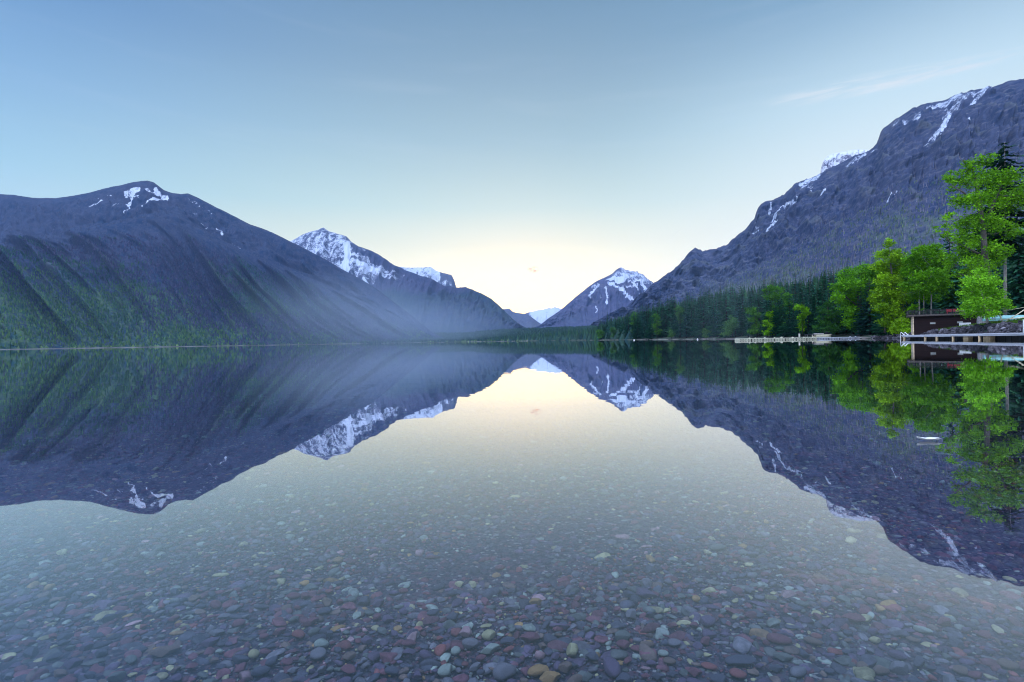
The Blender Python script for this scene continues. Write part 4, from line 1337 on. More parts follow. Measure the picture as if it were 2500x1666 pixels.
# lesser broadleaf trees along the forest edge
EDGE = [
    ('pale hazy green bushy tree leaning left near the end of the beige dock', [(1790, 822), (1786, 800), (1780, 785)], [(1778, 800, 14, 16), (1790, 788, 10, 12), (1772, 815, 12, 8), (1793, 782, 7, 7), (1785, 776, 6, 5)], HAZY, 0),
    ('thin green tree with a high rounded head behind the left end of the beige dock', [(1849, 820), (1847, 790), (1842, 765)], [(1834, 760, 13, 11), (1848, 768, 9, 12), (1836, 780, 11, 8), (1845, 795, 10, 10), (1838, 808, 12, 8)], MUTED, 0),
    ('bright green young tree low behind the middle of the beige dock', [(1886, 820), (1884, 795), (1880, 775)], [(1877, 768, 9, 9), (1888, 777, 9, 10), (1872, 790, 10, 9), (1886, 797, 12, 10), (1876, 810, 12, 8)], SPRING, 0),
    ('tall forked green tree reaching the conifer tops behind the beige dock', [(1897, 815), (1892, 770), (1886, 735)], [(1876, 702, 14, 9), (1896, 708, 16, 10), (1868, 706, 9, 5), (1880, 724, 15, 10), (1898, 726, 12, 12), (1900, 750, 12, 16), (1902, 775, 12, 16), (1908, 715, 6, 6)], MUTED, 1),
    ('narrow green tree right of the tall forked tree behind the beige dock', [(1927, 818), (1926, 780), (1924, 740)], [(1923, 726, 9, 12), (1926, 742, 9, 10), (1928, 765, 7, 14), (1924, 790, 9, 14)], MUTED, 1),
    ('small crooked green tree behind the right end of the beige dock', [(1960, 818), (1958, 785), (1954, 765)], [(1952, 750, 10, 8), (1966, 760, 10, 9), (1972, 768, 8, 5), (1957, 775, 9, 10), (1960, 795, 9, 12), (1945, 755, 6, 5)], SPRING, 0),
    ('dark green spreading tree left of the large maple behind the grey dock', [(2026, 816), (2024, 780), (2020, 750)], [(2024, 742, 14, 10), (2012, 758, 14, 12), (2034, 760, 14, 14), (2006, 778, 14, 12), (2026, 785, 20, 14), (2002, 800, 14, 10), (2028, 804, 22, 10), (2050, 790, 12, 16)], ((0.015, 0.075, 0.018), (0.045, 0.160, 0.022)), 0),
    ('bright green rounded tree among dark conifers in the left part of the forest', [(1550, 826), (1549, 800), (1548, 780)], [(1550, 772, 9, 9), (1546, 788, 9, 10), (1554, 796, 8, 9), (1546, 808, 9, 8), (1552, 818, 9, 6)], MUTED, 1),
    ('yellow green tree right of the rounded bright tree in the left forest', [(1604, 826), (1604, 800), (1603, 785)], [(1602, 775, 9, 9), (1608, 788, 8, 8), (1599, 797, 8, 8), (1606, 810, 9, 8)], MUTED, 1),
    ('hazy green tree crown high among the conifers left of the twin spires', [(1660, 824), (1660, 780), (1659, 765)], [(1656, 753, 8, 7), (1664, 758, 9, 7), (1658, 768, 9, 8), (1662, 782, 8, 9)], HAZY, 1),
    ('small green tree at the far left end of the right forest', [(1468, 830), (1468, 818), (1467, 812)], [(1464, 812, 7, 6), (1471, 816, 6, 6), (1466, 822, 7, 5)], MUTED, 1),
    ('pale green low tree at the shore in the left forest', [(1500, 829), (1500, 815)], [(1497, 805, 7, 7), (1503, 812, 6, 6), (1498, 819, 7, 5)], HAZY, 0),
    ('pale grey green bush at the shore left of the hazy forest', [(1640, 826), (1640, 816)], [(1637, 810, 7, 6), (1643, 815, 6, 5), (1638, 820, 8, 4)], HAZY, 0),
    ('broad pale green bush at the foot of the forest below the twin spires', [(1725, 825), (1725, 815)], [(1720, 808, 7, 6), (1730, 814, 7, 6), (1724, 820, 9, 4)], HAZY, 0),
]
for i, (lab, tr_, cl, tones, lay) in enumerate(EDGE):
    x0 = tr_[0][0]
    Y = float(shoreY(x0)) * 1.01 + 3 + lay * 8
    k = Y / F
    rr = [max(0.10, 0.9 * k)] + [max(0.06, 0.6 * k)] * (len(tr_) - 2) + [0.06]
    broadleaf('broadleaf_tree' if 'bush' not in lab else 'bush', lab, Y, [[(a, c_, q) for (a, c_), q in zip(tr_, rr)]], cl, 2300, max(0.34, 1.0 * k), tones, M_DARKBARK, 60 + i, 'broadleaf trees along the forest edge', cat='tree' if 'bush' not in lab else 'bush')

# ------------------------------------------------------------------ stones under the water
SCOL = {'maroon': (0.149, 0.045, 0.056), 'dark slate': (0.045, 0.059, 0.080), 'grey green': (0.106, 0.139, 0.115), 'pale mint': (0.299, 0.380, 0.299), 'ochre': (0.359, 0.225, 0.060),
        'pink': (0.419, 0.269, 0.269), 'grey': (0.160, 0.170, 0.184), 'purple': (0.75 * 0.120, 0.065, 0.115), 'pale yellow': (0.419, 0.419, 0.199), 'brown': (0.149, 0.106, 0.070), 'rusty red': (0.240, 0.070, 0.056)}
SNAMES = list(SCOL)
SPROB = np.array([0.25, 0.20, 0.11, 0.045, 0.014, 0.02, 0.11, 0.14, 0.035, 0.06, 0.03])
SPROB = SPROB / SPROB.sum()


def rock_batch(base, n, cut=3, jit=0.10, r=rng):
    """n stone shapes of unit size from one sphere: flattened, with planes cut off"""
    V = np.repeat(base[None], n, 0)
    V = V * (1 + r.normal(0, jit, (n, len(base), 1)))
    for _ in range(cut):
        nn = r.normal(0, 1, (n, 1, 3))
        nn /= np.linalg.norm(nn, axis=2)[..., None]
        d = r.uniform(0.45, 0.8, (n, 1))
        ov = np.maximum((V * nn).sum(2) - d, 0)
        V = V - nn * ov[..., None] * 0.92
    return V


BIGS = []


def scatter_stones(n, ymin, ymax, rmin, rmax, base, forbid=None):
    Y = np.sqrt(rng.uniform(ymin ** 2, ymax ** 2, n))
    X = Y * rng.uniform(-1.12, 1.12, n)
    rad = rmin * (rmax / rmin) ** (rng.uniform(0, 1, n) ** 1.4)
    if len(base[0]) > 12 and BIGS:
        bb_ = np.array(BIGS)
        near = np.hypot(X[:, None] - bb_[None, :, 0], Y[:, None] - bb_[None, :, 1]) < bb_[None, :, 2] * .8 + rad[:, None] * .8
        k = ~near.any(1)
        X, Y, rad = X[k], Y[k], rad[k]
        n = len(X)
    V = rock_batch(base[0], n, 6 if len(base[0]) > 100 else 3, 0.018 if len(base[0]) > 100 else 0.10)
    asp = np.stack([rng.uniform(0.9, 1.7, n), rng.uniform(0.75, 1.1, n), rng.uniform(0.32, 0.65, n)], 1)
    V = V * (asp * rad[:, None])[:, None, :]
    a = rng.normal(0, 0.8, n) + rng.uniform(0, 1, n) * 0.6
    tl = rng.normal(0, 0.22, n)
    ca, sa = np.cos(a)[:, None], np.sin(a)[:, None]
    ct, st_ = np.cos(tl)[:, None], np.sin(tl)[:, None]
    x, y, z = V[..., 0], V[..., 1], V[..., 2]
    y, z = y * ct - z * st_, y * st_ + z * ct
    x, y = x * ca - y * sa, x * sa + y * ca
    zz = bed_z(np.hypot(X * .75, Y)) + rad * rng.uniform(0.05, 0.40, n)
    zz = np.minimum(zz, -0.02 - rad * 0.6)
    out_ = np.stack([x + X[:, None], y + Y[:, None], z + zz[:, None]], -1)
    ci = rng.choice(len(SNAMES), n, p=SPROB)
    c_ = np.array([SCOL[s] for s in SNAMES])[ci] * rng.uniform(0.6, 1.35, (n, 1)) 
    c_ = c_ * .68 + np.array((.125, .105, .135)) * .32 * rng.uniform(.6, 1.3, (n, 1))
    absorb = np.clip((Y - 3.0) / 6.0, 0, 1)[:, None]          # water's absorption painted into the stones, darker and greener farther out
    c_ = c_ * (1 - absorb * np.array((.42, .10, .22)))
    m_ = len(base[0])
    Fa = (base[1][None] + (np.arange(n) * m_)[:, None, None]).reshape(-1, 3)
    return out_.reshape(-1, 3), Fa, np.repeat(c_, m_, 0)


# the largest stones, one by one
SMAT = {}
for nme, c_ in SCOL.items():
    c_ = tuple(a * .72 + b_ * .28 for a, b_ in zip(c_, (.125, .105, .135)))
    SMAT[nme] = plain('stone_' + nme.replace(' ', '_'), c_, 0.8, 0.28, 30.0, 0.2, bstr=0.3)
PR = rock_batch(ICO3[0], 14, 5, 0.012, np.random.default_rng(3))
SMESH = []
for k in range(14):
    me = mesh('stone', PR[k], ICO3[1], k % 3 == 0)
    me.materials.append(SMAT['grey'])
    SMESH.append(me)


def stone(px, py, wpx, colour, label, k, asp=(1.2, .9, .55), rz=0.0, group='larger stones on the lake bed', tilt=0.0):
    u, v = (px - 1250) / F, (833 - py) / F
    dv = v * cr - u * sr
    Y = 1.2
    for _ in range(8):
        Y = (CAMH - float(bed_z(np.hypot(Y * u * .75, Y))) - wpx / F * Y * .2) / -dv
    o = bpy.data.objects.new('stone', SMESH[k])
    COL.objects.link(o)
    rad = wpx * 0.5 / F * Y / asp[0]
    o.location = (Y * (u * cr + v * sr), Y, float(bed_z(np.hypot(Y * u * .75, Y))) + rad * asp[2] * 0.35 + 0.01)
    BIGS.append((o.location.x, o.location.y, rad * (asp[0] + asp[1]) * .5))
    o.scale = (rad * asp[0], rad * asp[1], rad * asp[2])
    o.rotation_euler = (tilt, random.uniform(-.15, .15), rz)
    o.material_slots[0].link = 'OBJECT'
    o.material_slots[0].material = SMAT[colour]
    tag(o, label, 'stone', group)
    return o


HERO = [(1137, 1546, 36, 'pink', 'pale pink angular stone, the only pink block near the bottom centre', 1, (1.1, .9, .7), .4),
        (1195, 1554, 40, 'pale yellow', 'lumpy pale yellow stone just right of the pink block', 2, (1.2, .9, .7), -.2),
        (1188, 1531, 32, 'pale yellow', 'flat pale yellow stone above the lumpy yellow one', 3, (1.4, .7, .4), .3),
        (1195, 1583, 56, 'pale mint', 'pale grey mint stone shaped like a wedge below the lumpy yellow one', 4, (1.5, .8, .5), .1),
        (1397, 1590, 42, 'pale yellow', 'pale olive triangular stone right of the white pink tip', 5, (1.1, 1, .7), .9),
        (1318, 1606, 26, 'pink', 'small whitish pink pointed stone above the orange stone', 6, (1, .8, .9), .2),
        (1317, 1634, 62, 'ochre', 'orange brown long stone second from the bottom edge', 7, (1.6, .8, .6), .3),
        (1343, 1658, 62, 'ochre', 'bright ochre stone cut by the bottom edge of the photo', 8, (1.3, .9, .6), 0),
        (1232, 1642, 62, 'grey', 'large blue grey pointed stone left of the orange stone', 9, (1.2, 1., .8), .6),
        (1493, 1632, 44, 'purple', 'large smooth purple stone standing tall at the bottom edge', 0, (1.0, 1.6, .6), .05),
        (1381, 1634, 38, 'brown', 'khaki brown blocky stone right of the ochre stones', 10, (1.1, .9, .7), .2),
        (1308, 1471, 36, 'ochre', 'mustard yellow stone alone among small gravel above the others', 11, (1.3, .8, .6), 0),
        (1518, 1554, 48, 'grey green', 'grey green triangular stone right of the dark slate stones', 12, (1.3, .9, .6), .5),
        (1344, 1560, 46, 'dark slate', 'dark slate flat stone left of the grey green triangle', 13, (1.3, .9, .5), .1),
        (1290, 1553, 60, 'maroon', 'wide maroon stone between the lumpy yellow and dark slate stones', 1, (1.6, .7, .5), 0),
        (1240, 1567, 40, 'dark slate', 'near black stone under the wide maroon stone', 3, (1.3, .8, .5), 0),
        (1243, 1588, 32, 'rusty red', 'dark red stone right of the mint wedge', 5, (1.3, .8, .5), .1),
        (1090, 1640, 44, 'pale mint', 'mint green rough stone left of the large blue grey pointed stone', 2, (1.2, .9, .7), .3),
        (1000, 1570, 40, 'maroon', 'maroon slab at the bottom left of centre', 7, (1.5, .8, .5), .35),
        (755, 1518, 48, 'maroon', 'dull red pointed slab among slate stones left of centre', 4, (1.5, .8, .5), .5),
        (400, 1585, 84, 'brown', 'wide brown flat slab in the lower left', 8, (1.7, .8, .4), .3),
        (785, 1575, 36, 'pale mint', 'pale mint rounded stone left of the maroon slab', 9, (1.2, .9, .7), .2),
        (620, 1602, 26, 'pale yellow', 'small pale yellow round stone in the lower left', 6, (1, 1, .8), 0),
        (1335, 1525, 40, 'dark slate', 'slanting dark slate slab above the flat slate stone', 11, (1.4, .7, .5), 1.0),
        (1575, 1445, 60, 'purple', 'long purple grey slab at the right above the bottom edge', 13, (1.5, .8, .5), -.1),
        (1900, 1558, 62, 'maroon', 'long dull maroon slab in the lower right', 0, (1.5, .8, .5), -.25),
        (1810, 1610, 80, 'dark slate', 'broad dark slate slab in the lower right', 3, (1.6, .8, .45), -.2),
        (2250, 1537, 44, 'pale mint', 'pale slanted stone in the pale reflection of the lower right', 12, (1.6, .6, .5), -.6),
        (2080, 1505, 62, 'maroon', 'wide dusty red slab in the lower right reflection', 1, (1.5, .8, .4), -.3),
        (1752, 1335, 40, 'grey green', 'pale green rounded stone far out on the right', 9, (1.4, .9, .5), 0)]
taken = []
for (px, py, wp, colr, lab, k, asp, rz) in HERO:
    stone(px, py, wp, colr, lab, k, asp, rz)
    taken.append((px, py, wp))
made = 0
tries = 0
while made < 270 and tries < 6000:
    tries += 1
    px = random.uniform(-10, 2510)
    py = 1672 - 230 * random.random() ** 1.9
    wp = random.uniform(22, 54) * (0.55 + 0.45 * (py - 1400) / 266)
    if any(abs(px - a) < (wp + c_) * .43 and abs(py - b_) < (wp + c_) * .25 for a, b_, c_ in taken):
        continue
    taken.append((px, py, wp))
    ci = np.random.default_rng(tries).choice(len(SNAMES), p=SPROB)
    if SNAMES[ci] in ('ochre', 'pink') or SNAMES[ci].startswith('pale') and random.random() < .5:
        ci = 1
    where = 'in the lower left corner' if px < 420 else 'in the lower left of the lake bed' if px < 850 else 'left of the orange stones' if px < 1250 else 'right of the orange stones' if px < 1700 else 'in the lower right of the lake bed' if px < 2120 else 'in the lower right corner'
    big = 'large' if wp > 46 else 'middling' if wp > 34 else 'smaller'
    low = 'by the bottom edge' if py > 1600 else 'farther out'
    stone(px, py, wp, SNAMES[ci], f'{big} {SNAMES[ci]} stone {where}, {low}', random.randrange(14), (random.uniform(1.1, 1.6), random.uniform(.75, 1.0), random.uniform(.45, .75)), random.uniform(-.7, .7))
    made += 1

parts, off = [], 0
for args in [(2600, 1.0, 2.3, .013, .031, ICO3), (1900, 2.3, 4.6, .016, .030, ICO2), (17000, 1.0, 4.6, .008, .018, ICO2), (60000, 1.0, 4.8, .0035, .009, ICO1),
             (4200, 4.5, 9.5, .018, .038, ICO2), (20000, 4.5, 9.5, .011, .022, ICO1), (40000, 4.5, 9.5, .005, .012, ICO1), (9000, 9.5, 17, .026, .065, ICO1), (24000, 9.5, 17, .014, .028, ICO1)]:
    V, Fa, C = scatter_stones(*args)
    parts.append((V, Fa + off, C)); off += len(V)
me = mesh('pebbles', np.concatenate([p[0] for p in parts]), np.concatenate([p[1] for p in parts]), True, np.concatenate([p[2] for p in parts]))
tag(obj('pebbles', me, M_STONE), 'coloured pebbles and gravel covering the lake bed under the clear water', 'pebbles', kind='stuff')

# ------------------------------------------------------------------ white scrap afloat
m_white = plain('white_plastic', (0.75, 0.76, 0.78), 0.5, 0.08, 6)
q = P(2266, 1077, 1.0)
Yw = CAMH / (-(P(2266, 1077, 1.0)[2] - CAMH))
pw = P(2266, 1077, Yw)
t = thing('feather', 'small white feather floating on the water at the right, curled at one end', 'feather', (pw[0], pw[1], 0.0), -0.2)
u_ = np.linspace(-1, 1, 15)
Vv = []
for e in u_:
    wd = 0.030 * (1 - abs(e) ** 2.2) * (1.25 if e < -0.2 else 0.8) + 0.003
    zc = 0.010 + 0.020 * max(0, -e - .2) ** 1.5 + 0.006 * max(0, e)
    for f in (-1, -.4, .4, 1):
        Vv.append((e * 0.078, f * wd * (1 + .2 * math.sin(e * 5)), zc + 0.012 * f * f))
Vv = np.array(Vv)
fa_ = grid_faces(4, 15)
bm_ = MB(); bm_.raw(Vv, fa_); bm_.raw(Vv - (0, 0, .004), fa_[:, ::-1])
bm_.build('vane', m_white, t, True)
qb = MB(); qb.tube([(-.080, 0, .030), (-.03, 0, .016), (.04, 0, .014), (.095, .004, .020)], [.0016, .0024, .003, .0015], 6)
qb.build('quill', plain('quill', (0.55, 0.54, 0.5), 0.5), t, True)

# ------------------------------------------------------------------ boathouse
HX, HY = 82.4, 105.0
LD = np.array((0.82, -0.572)); DD = np.array((0.572, 0.82))
HRZ = math.atan2(-0.572, 0.82)


def boards(name, c, step, axis='z', var=.25):
    """boards with dark joints"""
    m, bb, out = newmat(name)
    t_ = bb.n('ShaderNodeTexCoord')
    sp = bb.n('ShaderNodeSeparateXYZ')
    bb.l(t_.outputs['Object'], sp.inputs[0])
    v = sp.outputs['XYZ'.index(axis.upper())]
    sc_ = bb.math('DIVIDE', v, step)
    fr_ = bb.math('FRACT', sc_)
    fl = bb.math('FLOOR', sc_)
    wn_ = bb.n('ShaderNodeTexWhiteNoise', noise_dimensions='1D')
    bb.l(fl, wn_.inputs['W'])
    k = bb.mr(wn_.outputs['Value'], 0, 1, 1 - var, 1 + var, False)
    nz = bb.noise(bb.mapping(t_.outputs['Object'], scale=(.4, 1, 3) if axis == 'z' else (3, 1, .4)), 3, 5, .6)
    k = bb.math('MULTIPLY', k, bb.mr(nz, .3, .7, .8, 1.2))
    gap = bb.mr(fr_, 0.0, 0.10, 0.25, 1.0)
    k = bb.math('MULTIPLY', k, gap)
    s_ = bb.n('ShaderNodeVectorMath', operation='SCALE')
    s_.inputs[0].default_value = c
    bb.l(k, s_.inputs['Scale'])
    principled(bb, out, s_.outputs[0], 0.8, 0.25, 0, gap, 0.5, 0.02)
    return m


M_DARKWALL = boards('dark_boards', (0.011, 0.0032, 0.0040), 0.22)
M_CREAM = boards('cream_boards', (0.66, 0.50, 0.36), 0.25)
M_BLACK = plain('black_metal', (0.010, 0.011, 0.014), 0.5)
M_GREYW = plain('weathered_timber', (0.26, 0.25, 0.26), 0.85, .3, 1.5)
M_CONC = plain('concrete', (0.36, 0.35, 0.35), 0.9, .3, 2.0)
M_RED = plain('red_paint', (0.42, 0.018, 0.045), 0.45, .15)
M_PANE = plain('pane', (0.30, 0.33, 0.36), 0.15, .2, 1, 0.6)
ht = thing('boathouse', 'dark brown flat roofed boathouse with cream end wall and railed roof', 'boathouse', (HX, HY, 0.0), HRZ)
HL, HD, Z0, Z1 = 9.6, 6.0, 0.75, 4.5
mb = MB(); mb.box((HL / 2 + .06, HD / 2, (Z0 + Z1) / 2), (HL - .12, HD, Z1 - Z0)); mb.build('wall', M_DARKWALL, ht)
# cream end wall with a door hole: built from pieces
mb = MB()
for (y0, y1, z0, z1) in [(-.02, 1.0, Z0, Z1), (2.3, HD + .02, Z0, Z1), (1.0, 2.3, 3.2, Z1)]:
    mb.box((-0.03, (y0 + y1) / 2, (z0 + z1) / 2), (.16, y1 - y0, z1 - z0))
ew = mb.build('end_wall', M_CREAM, ht); ew['label'] = 'cream painted end wall'
mb = MB(); mb.box((-0.012, 1.65, (Z0 + 3.2) / 2), (.06, 1.3, 3.2 - Z0), bev=.01)
dr = mb.build('door', M_BLACK, ht)
hb = MB(); hb.box((-.07, 2.12, 1.85), (.06, .05, .16), bev=.01); hb.build('handle', M_GREYW, dr)
mb = MB()
for y0 in (0.93, 2.37):
    mb.box((-.13, y0, (Z0 + 3.2) / 2), (.06, .14, 3.2 - Z0))
mb.box((-.13, 1.65, 3.27), (.06, 1.58, .14)); mb.build('frame', plain('trim', (.7, .6, .48), .6), dr)
mb = MB(); mb.box((HL / 2 - .35, HD / 2 - .1, 4.64), (HL + 1.1, HD + 1.0, .28), bev=.03); mb.build('roof', plain('roof_edge', (.075, .062, .062), .8), ht)
mb = MB(); mb.box((HL / 2 - .35, HD / 2 - .1, 4.80), (HL + 1.04, HD + .94, .04)); mb.build('deck_boards', boards('deck_boards', (.16, .14, .13), .18, 'y'), ht)
for (xw, zc, ww, hh_) in [(3.05, 3.05, .85, .36), (7.2, 3.1, .85, .36)]:
    mb = MB(); mb.box((xw, -.012, zc), (ww, .06, hh_), bev=.01); wd = mb.build('window', plain('window_frame', (.28, .26, .24), .6), ht)
    mb = MB(); mb.box((xw, -.045, zc), (ww - .1, .02, hh_ - .1)); mb.build('pane', M_PANE, wd)
mb = MB(); mb.box((HL / 2, HD / 2, .45), (HL - .3, HD - .2, .64)); mb.build('footing', M_CONC, ht)
# railing round the roof
rl = MB()
zr0, zr1 = 4.82, 5.80
xa, xb, ya, yb = -.80, HL + .1, -.5, HD + .3
for zz, th in ((zr1, .075), (zr0 + .10, .05)):
    th *= 1.5; rl.bar((xa, ya, zz), (xb, ya, zz), .09, th); rl.bar((xa, yb, zz), (xb, yb, zz), .09, th)
    rl.bar((xa, ya, zz), (xa, yb, zz), .07, th)
rail = rl.build('railing', M_BLACK, ht)
xp = xa
while xp < xb:
    for yq in (ya, yb):
        pb = MB(); pb.box((xp, yq, (zr0 + zr1) / 2 + .02), (.13, .13, zr1 - zr0 + .04), bev=.008); pb.build('post', M_BLACK, rail)
    xp += 0.98
for i in range(1, 6):
    pb = MB(); pb.box((xa, ya + i * (yb - ya) / 6, (zr0 + zr1) / 2), (.085, .085, zr1 - zr0), bev=.008); pb.build('post', M_BLACK, rail)
bl = MB()
k = xa + .14
while k < xb:
    bl.box((k, ya, (zr0 + zr1) / 2), (.022, .022, zr1 - zr0 - .06)); k += .14
k = ya + .14
while k < yb:
    bl.box((xa, k, (zr0 + zr1) / 2), (.022, .022, zr1 - zr0 - .06)); k += .14
bl.build('balusters', plain('steel', (.09, .10, .10), .4), rail)


def house_pt(x, y, z):
    p = np.array((HX, HY)) + LD * x + DD * y
    return (p[0], p[1], z)


# red bench on the roof
t = thing('bench', 'red slatted bench on the railed roof of the boathouse', 'bench', house_pt(6.5, .35, 4.82), HRZ)
mb = MB(); mb.box((0, .1, .43), (2.5, .5, .06), bev=.015); mb.build('seat', M_RED, t)
mb = MB()
for z in (.60, .78, .96):
    mb.box((0, .36 + (z - .5) * .15, z), (2.5, .04, .12), bev=.01)
for x in (-1.22, -.6, 0.0, .6, 1.22):
    mb.box((x, .40 + .06, .76), (.07, .04, .62))
mb.build('backrest', M_RED, t)
for x in (-1.15, 1.15):
    for y in (-.1, .34):
        mb = MB(); mb.box((x, y, .2), (.08, .08, .40), bev=.01); mb.build('leg', M_RED, t)
    mb = MB(); mb.box((x, .1, .68), (.10, .56, .05), bev=.01); mb.box((x, -.12, .55), (.07, .07, .24)); mb.build('armrest', M_RED, t)
# white board leaning on the wall
t = thing('board', 'white board leaning against the dark boathouse wall', 'board', house_pt(7.9, -.62, 2.05), HRZ)
c_, s_ = math.cos(-.14), math.sin(-.14)
mb = MB(); mb.box((0, .12, .48), (1.75, .05, .92), rot=[(1, 0, 0), (0, c_, -s_), (0, s_, c_)], bev=.01); mb.build('panel', plain('white_board', (.55, .56, .60), .6, .12), t)
mb = MB()
for x in (-.6, 0, .6):
    mb.box((x, .085, .48), (.05, .03, .9), rot=[(1, 0, 0), (0, c_, -s_), (0, s_, c_)])
mb.build('batten', plain('batten', (.45, .45, .48), .7), t)
# low concrete pieces at the foot of the wall
for (x, y, z, ln, hh_, lab) in [(3.3, -.75, 1.15, 1.7, .4, 'pale concrete block at the foot of the boathouse wall, lower one'), (6.2, -.8, 1.62, 2.1, .26, 'pale concrete slab at the foot of the boathouse wall, upper one')]:
    mb = MB(); mb.box((0, 0, 0), (ln, .4, hh_), bev=.05); mb.box((ln * .2, 0, hh_ * .5 + .03), (ln * .5, .3, .07), bev=.02)
    o = mb.build('concrete_block', M_CONC); o.location = house_pt(x, y, z); o.rotation_euler = (0, 0, HRZ); tag(o, lab, 'concrete block')

# ------------------------------------------------------------------ rubble bank, grass strip, driftwood
nR = 1900
xs_ = rng.uniform(2128, 2640, nR)
tt = rng.uniform(0, 1, nR)
Yr = shoreY(xs_) - 0.5 + tt * 3.1 * (1 + shoreY(xs_) / 250)
zr = np.array([land_z(a, c_) for a, c_ in zip(xs_, Yr)])
zr = np.maximum(zr, -0.1)
rad = np.where(xs_ < 2200, rng.uniform(.12, .30, nR), rng.uniform(.16, .46, nR))
Vr = rock_batch(ICO2[0], nR, 5, .06) * (rad[:, None, None] * rng.uniform(.7, 1.3, (nR, 1, 3)))
Vr = Vr + np.stack([Yr * (xs_ - 1250) / F, Yr, zr + rad * .25], 1)[:, None, :]
Fr = (ICO2[1][None] + (np.arange(nR) * 42)[:, None, None]).reshape(-1, 3)
cr2 = mixcol((0.018, 0.017, 0.024), (0.085, 0.080, 0.10), nR)
cr2 = np.where(rng.uniform(0, 1, (nR, 1)) < .1, cr2 * 2.2, cr2)
tag(obj('rubble', mesh('rubble', Vr.reshape(-1, 3), Fr, False, np.repeat(cr2, 42, 0)), M_RUBBLE), 'dark broken rocks piled along the bank below the boathouse', 'rocks', kind='stuff')
# grass on the bank
nG = 16000
xs_ = rng.uniform(2235, 2620, nG)
Yg_ = shoreY(xs_) + (2.3 + rng.uniform(0, 1, nG) ** 1.3 * 9) * (1 + shoreY(xs_) / 250)
zg = np.array([land_z(a, c_) for a, c_ in zip(xs_, Yg_)])
p0 = np.stack([Yg_ * (xs_ - 1250) / F, Yg_, zg - .03], 1)
hx, hy = (p0[:, 0] - HX), (p0[:, 1] - HY)
lx, ly = hx * LD[0] + hy * LD[1], hx * DD[0] + hy * DD[1]
ok = ~((lx > -.2) & (lx < HL + .1) & (ly > -.1) & (ly < HD))
p0 = p0[ok]; nG = len(p0)
an = rng.uniform(0, 6.28, nG); hg = rng.uniform(.14, .42, nG); wg = rng.uniform(.03, .08, nG)
dx = np.stack([np.cos(an) * wg, np.sin(an) * wg, 0 * an], 1)
tipv = p0 + np.stack([rng.normal(0, .08, nG), rng.normal(0, .08, nG), hg], 1)
Vg = np.stack([p0 - dx, p0 + dx, tipv], 1).reshape(-1, 3)
cg = mixcol((0.04, 0.10, 0.012), (0.12, 0.24, 0.025), nG)
tag(obj('grass', mesh('grass', Vg, np.arange(nG * 3).reshape(-1, 3), False, np.repeat(cg, 3, 0)), M_LEAF), 'green grass on top of the rubble bank', 'grass', kind='stuff')
# pale driftwood and stones lining the far shore
nD = 190
xs_ = rng.uniform(1440, 2140, nD)
Yd = shoreY(xs_) + rng.uniform(-.6, 2.0, nD)
Pd = np.stack([Yd * (xs_ - 1250) / F, Yd, rng.uniform(0.05, .35, nD)], 1)
mbv, mbf, mbc = [], [], []
db = MB()
for p, x in zip(Pd, xs_):
    L = random.uniform(.8, 4.5) * (1 + (2100 - x) / 500); a = random.uniform(-.9, .9) - .5
    d = np.array((math.cos(a), math.sin(a), random.uniform(-.05, .12))) * L / 2
    db.tube([p - d, p + d], [random.uniform(.05, .13), random.uniform(.03, .08)], 5)
tag(db.build('debris', plain('driftwood', (.22, .20, .20), .9, .4, .5)), 'pale driftwood logs lining the shore under the forest', 'driftwood', kind='stuff')

# stone block by the birch
p = P(2398, 800, 92)
t = thing('stone_block', 'weathered grey square stone block standing under the birch', 'stone block', (p[0], p[1], land_z(2398, 92)), -.45)
mb = MB(); mb.box((0, 0, .62), (1.25, .95, 1.5), bev=.12); mb.build('body', plain('old_stone', (.24, .23, .25), .9, .45, 3), t)
mb = MB(); mb.box((-.40, -.06, 1.40), (.46, .80, .14), bev=.04); mb.box((.25, .05, 1.39), (.7, .7, .1), bev=.04); mb.build('cap', plain('old_stone_cap', (.42, .40, .38), .9, .3, 3), t)
p = P(2370, 796, 95)
mb = MB(); mb.box((0, 0, .12), (.75, .5, .16), bev=.05); mb.box((0, 0, .02), (.9, .6, .1), bev=.03)
o = mb.build('lid', plain('pale_lid', (.55, .6, .62), .5)); o.location = (p[0], p[1], land_z(2370, 95) + .06); tag(o, 'small pale lid lying in the grass left of the stone block', 'lid')

# overturned boat under a turquoise cover at the right edge
p = P(2472, 796, 88)
bz = land_z(2472, 88) - .1
t = thing('boat', 'turquoise boat lying upside down on the bank at the right edge', 'boat', (p[0], p[1], bz + .15), -.62)
LB = 7.6
st_n, rg = 22, 9
Vb = []
for i in range(st_n):
    e = i / (st_n - 1)
    wid = 0.95 * (1 - max(0, e - .55) ** 2 / .45 ** 2 * .85) * min(1, .82 + e * 1.2)
    hh_ = .86 * (1 - .25 * max(0, e - .6) / .4) * min(1, .75 + 2.5 * e)
    for j in range(rg):
        a = math.pi * j / (rg - 1)
        cx = math.copysign(abs(math.cos(a)) ** .55, math.cos(a)) * wid
        Vb.append((-LB / 2 + LB * e, cx, hh_ * math.sin(a) ** .7 if 0 < j < rg - 1 else 0))
hb = MB(); hb.raw(Vb, grid_faces(rg, st_n)[:, ::-1])
hb.raw(np.concatenate([np.array(Vb[:rg]), [(-LB / 2, 0, 0)]]), [(rg, j, j + 1) for j in range(rg - 1)])
hb.build('hull', plain('turquoise_paint', (.20, .42, .44), .5, .18, 1.5), t, False)
mb = MB(); mb.tube([(-LB / 2 + .02, 0, .82), (0, 0, .90), (LB * .42, 0, .74), (LB * .5, 0, .3)], [.05, .05, .045, .03], 6); mb.build('keel', plain('keel', (.30, .50, .52), .6), t)
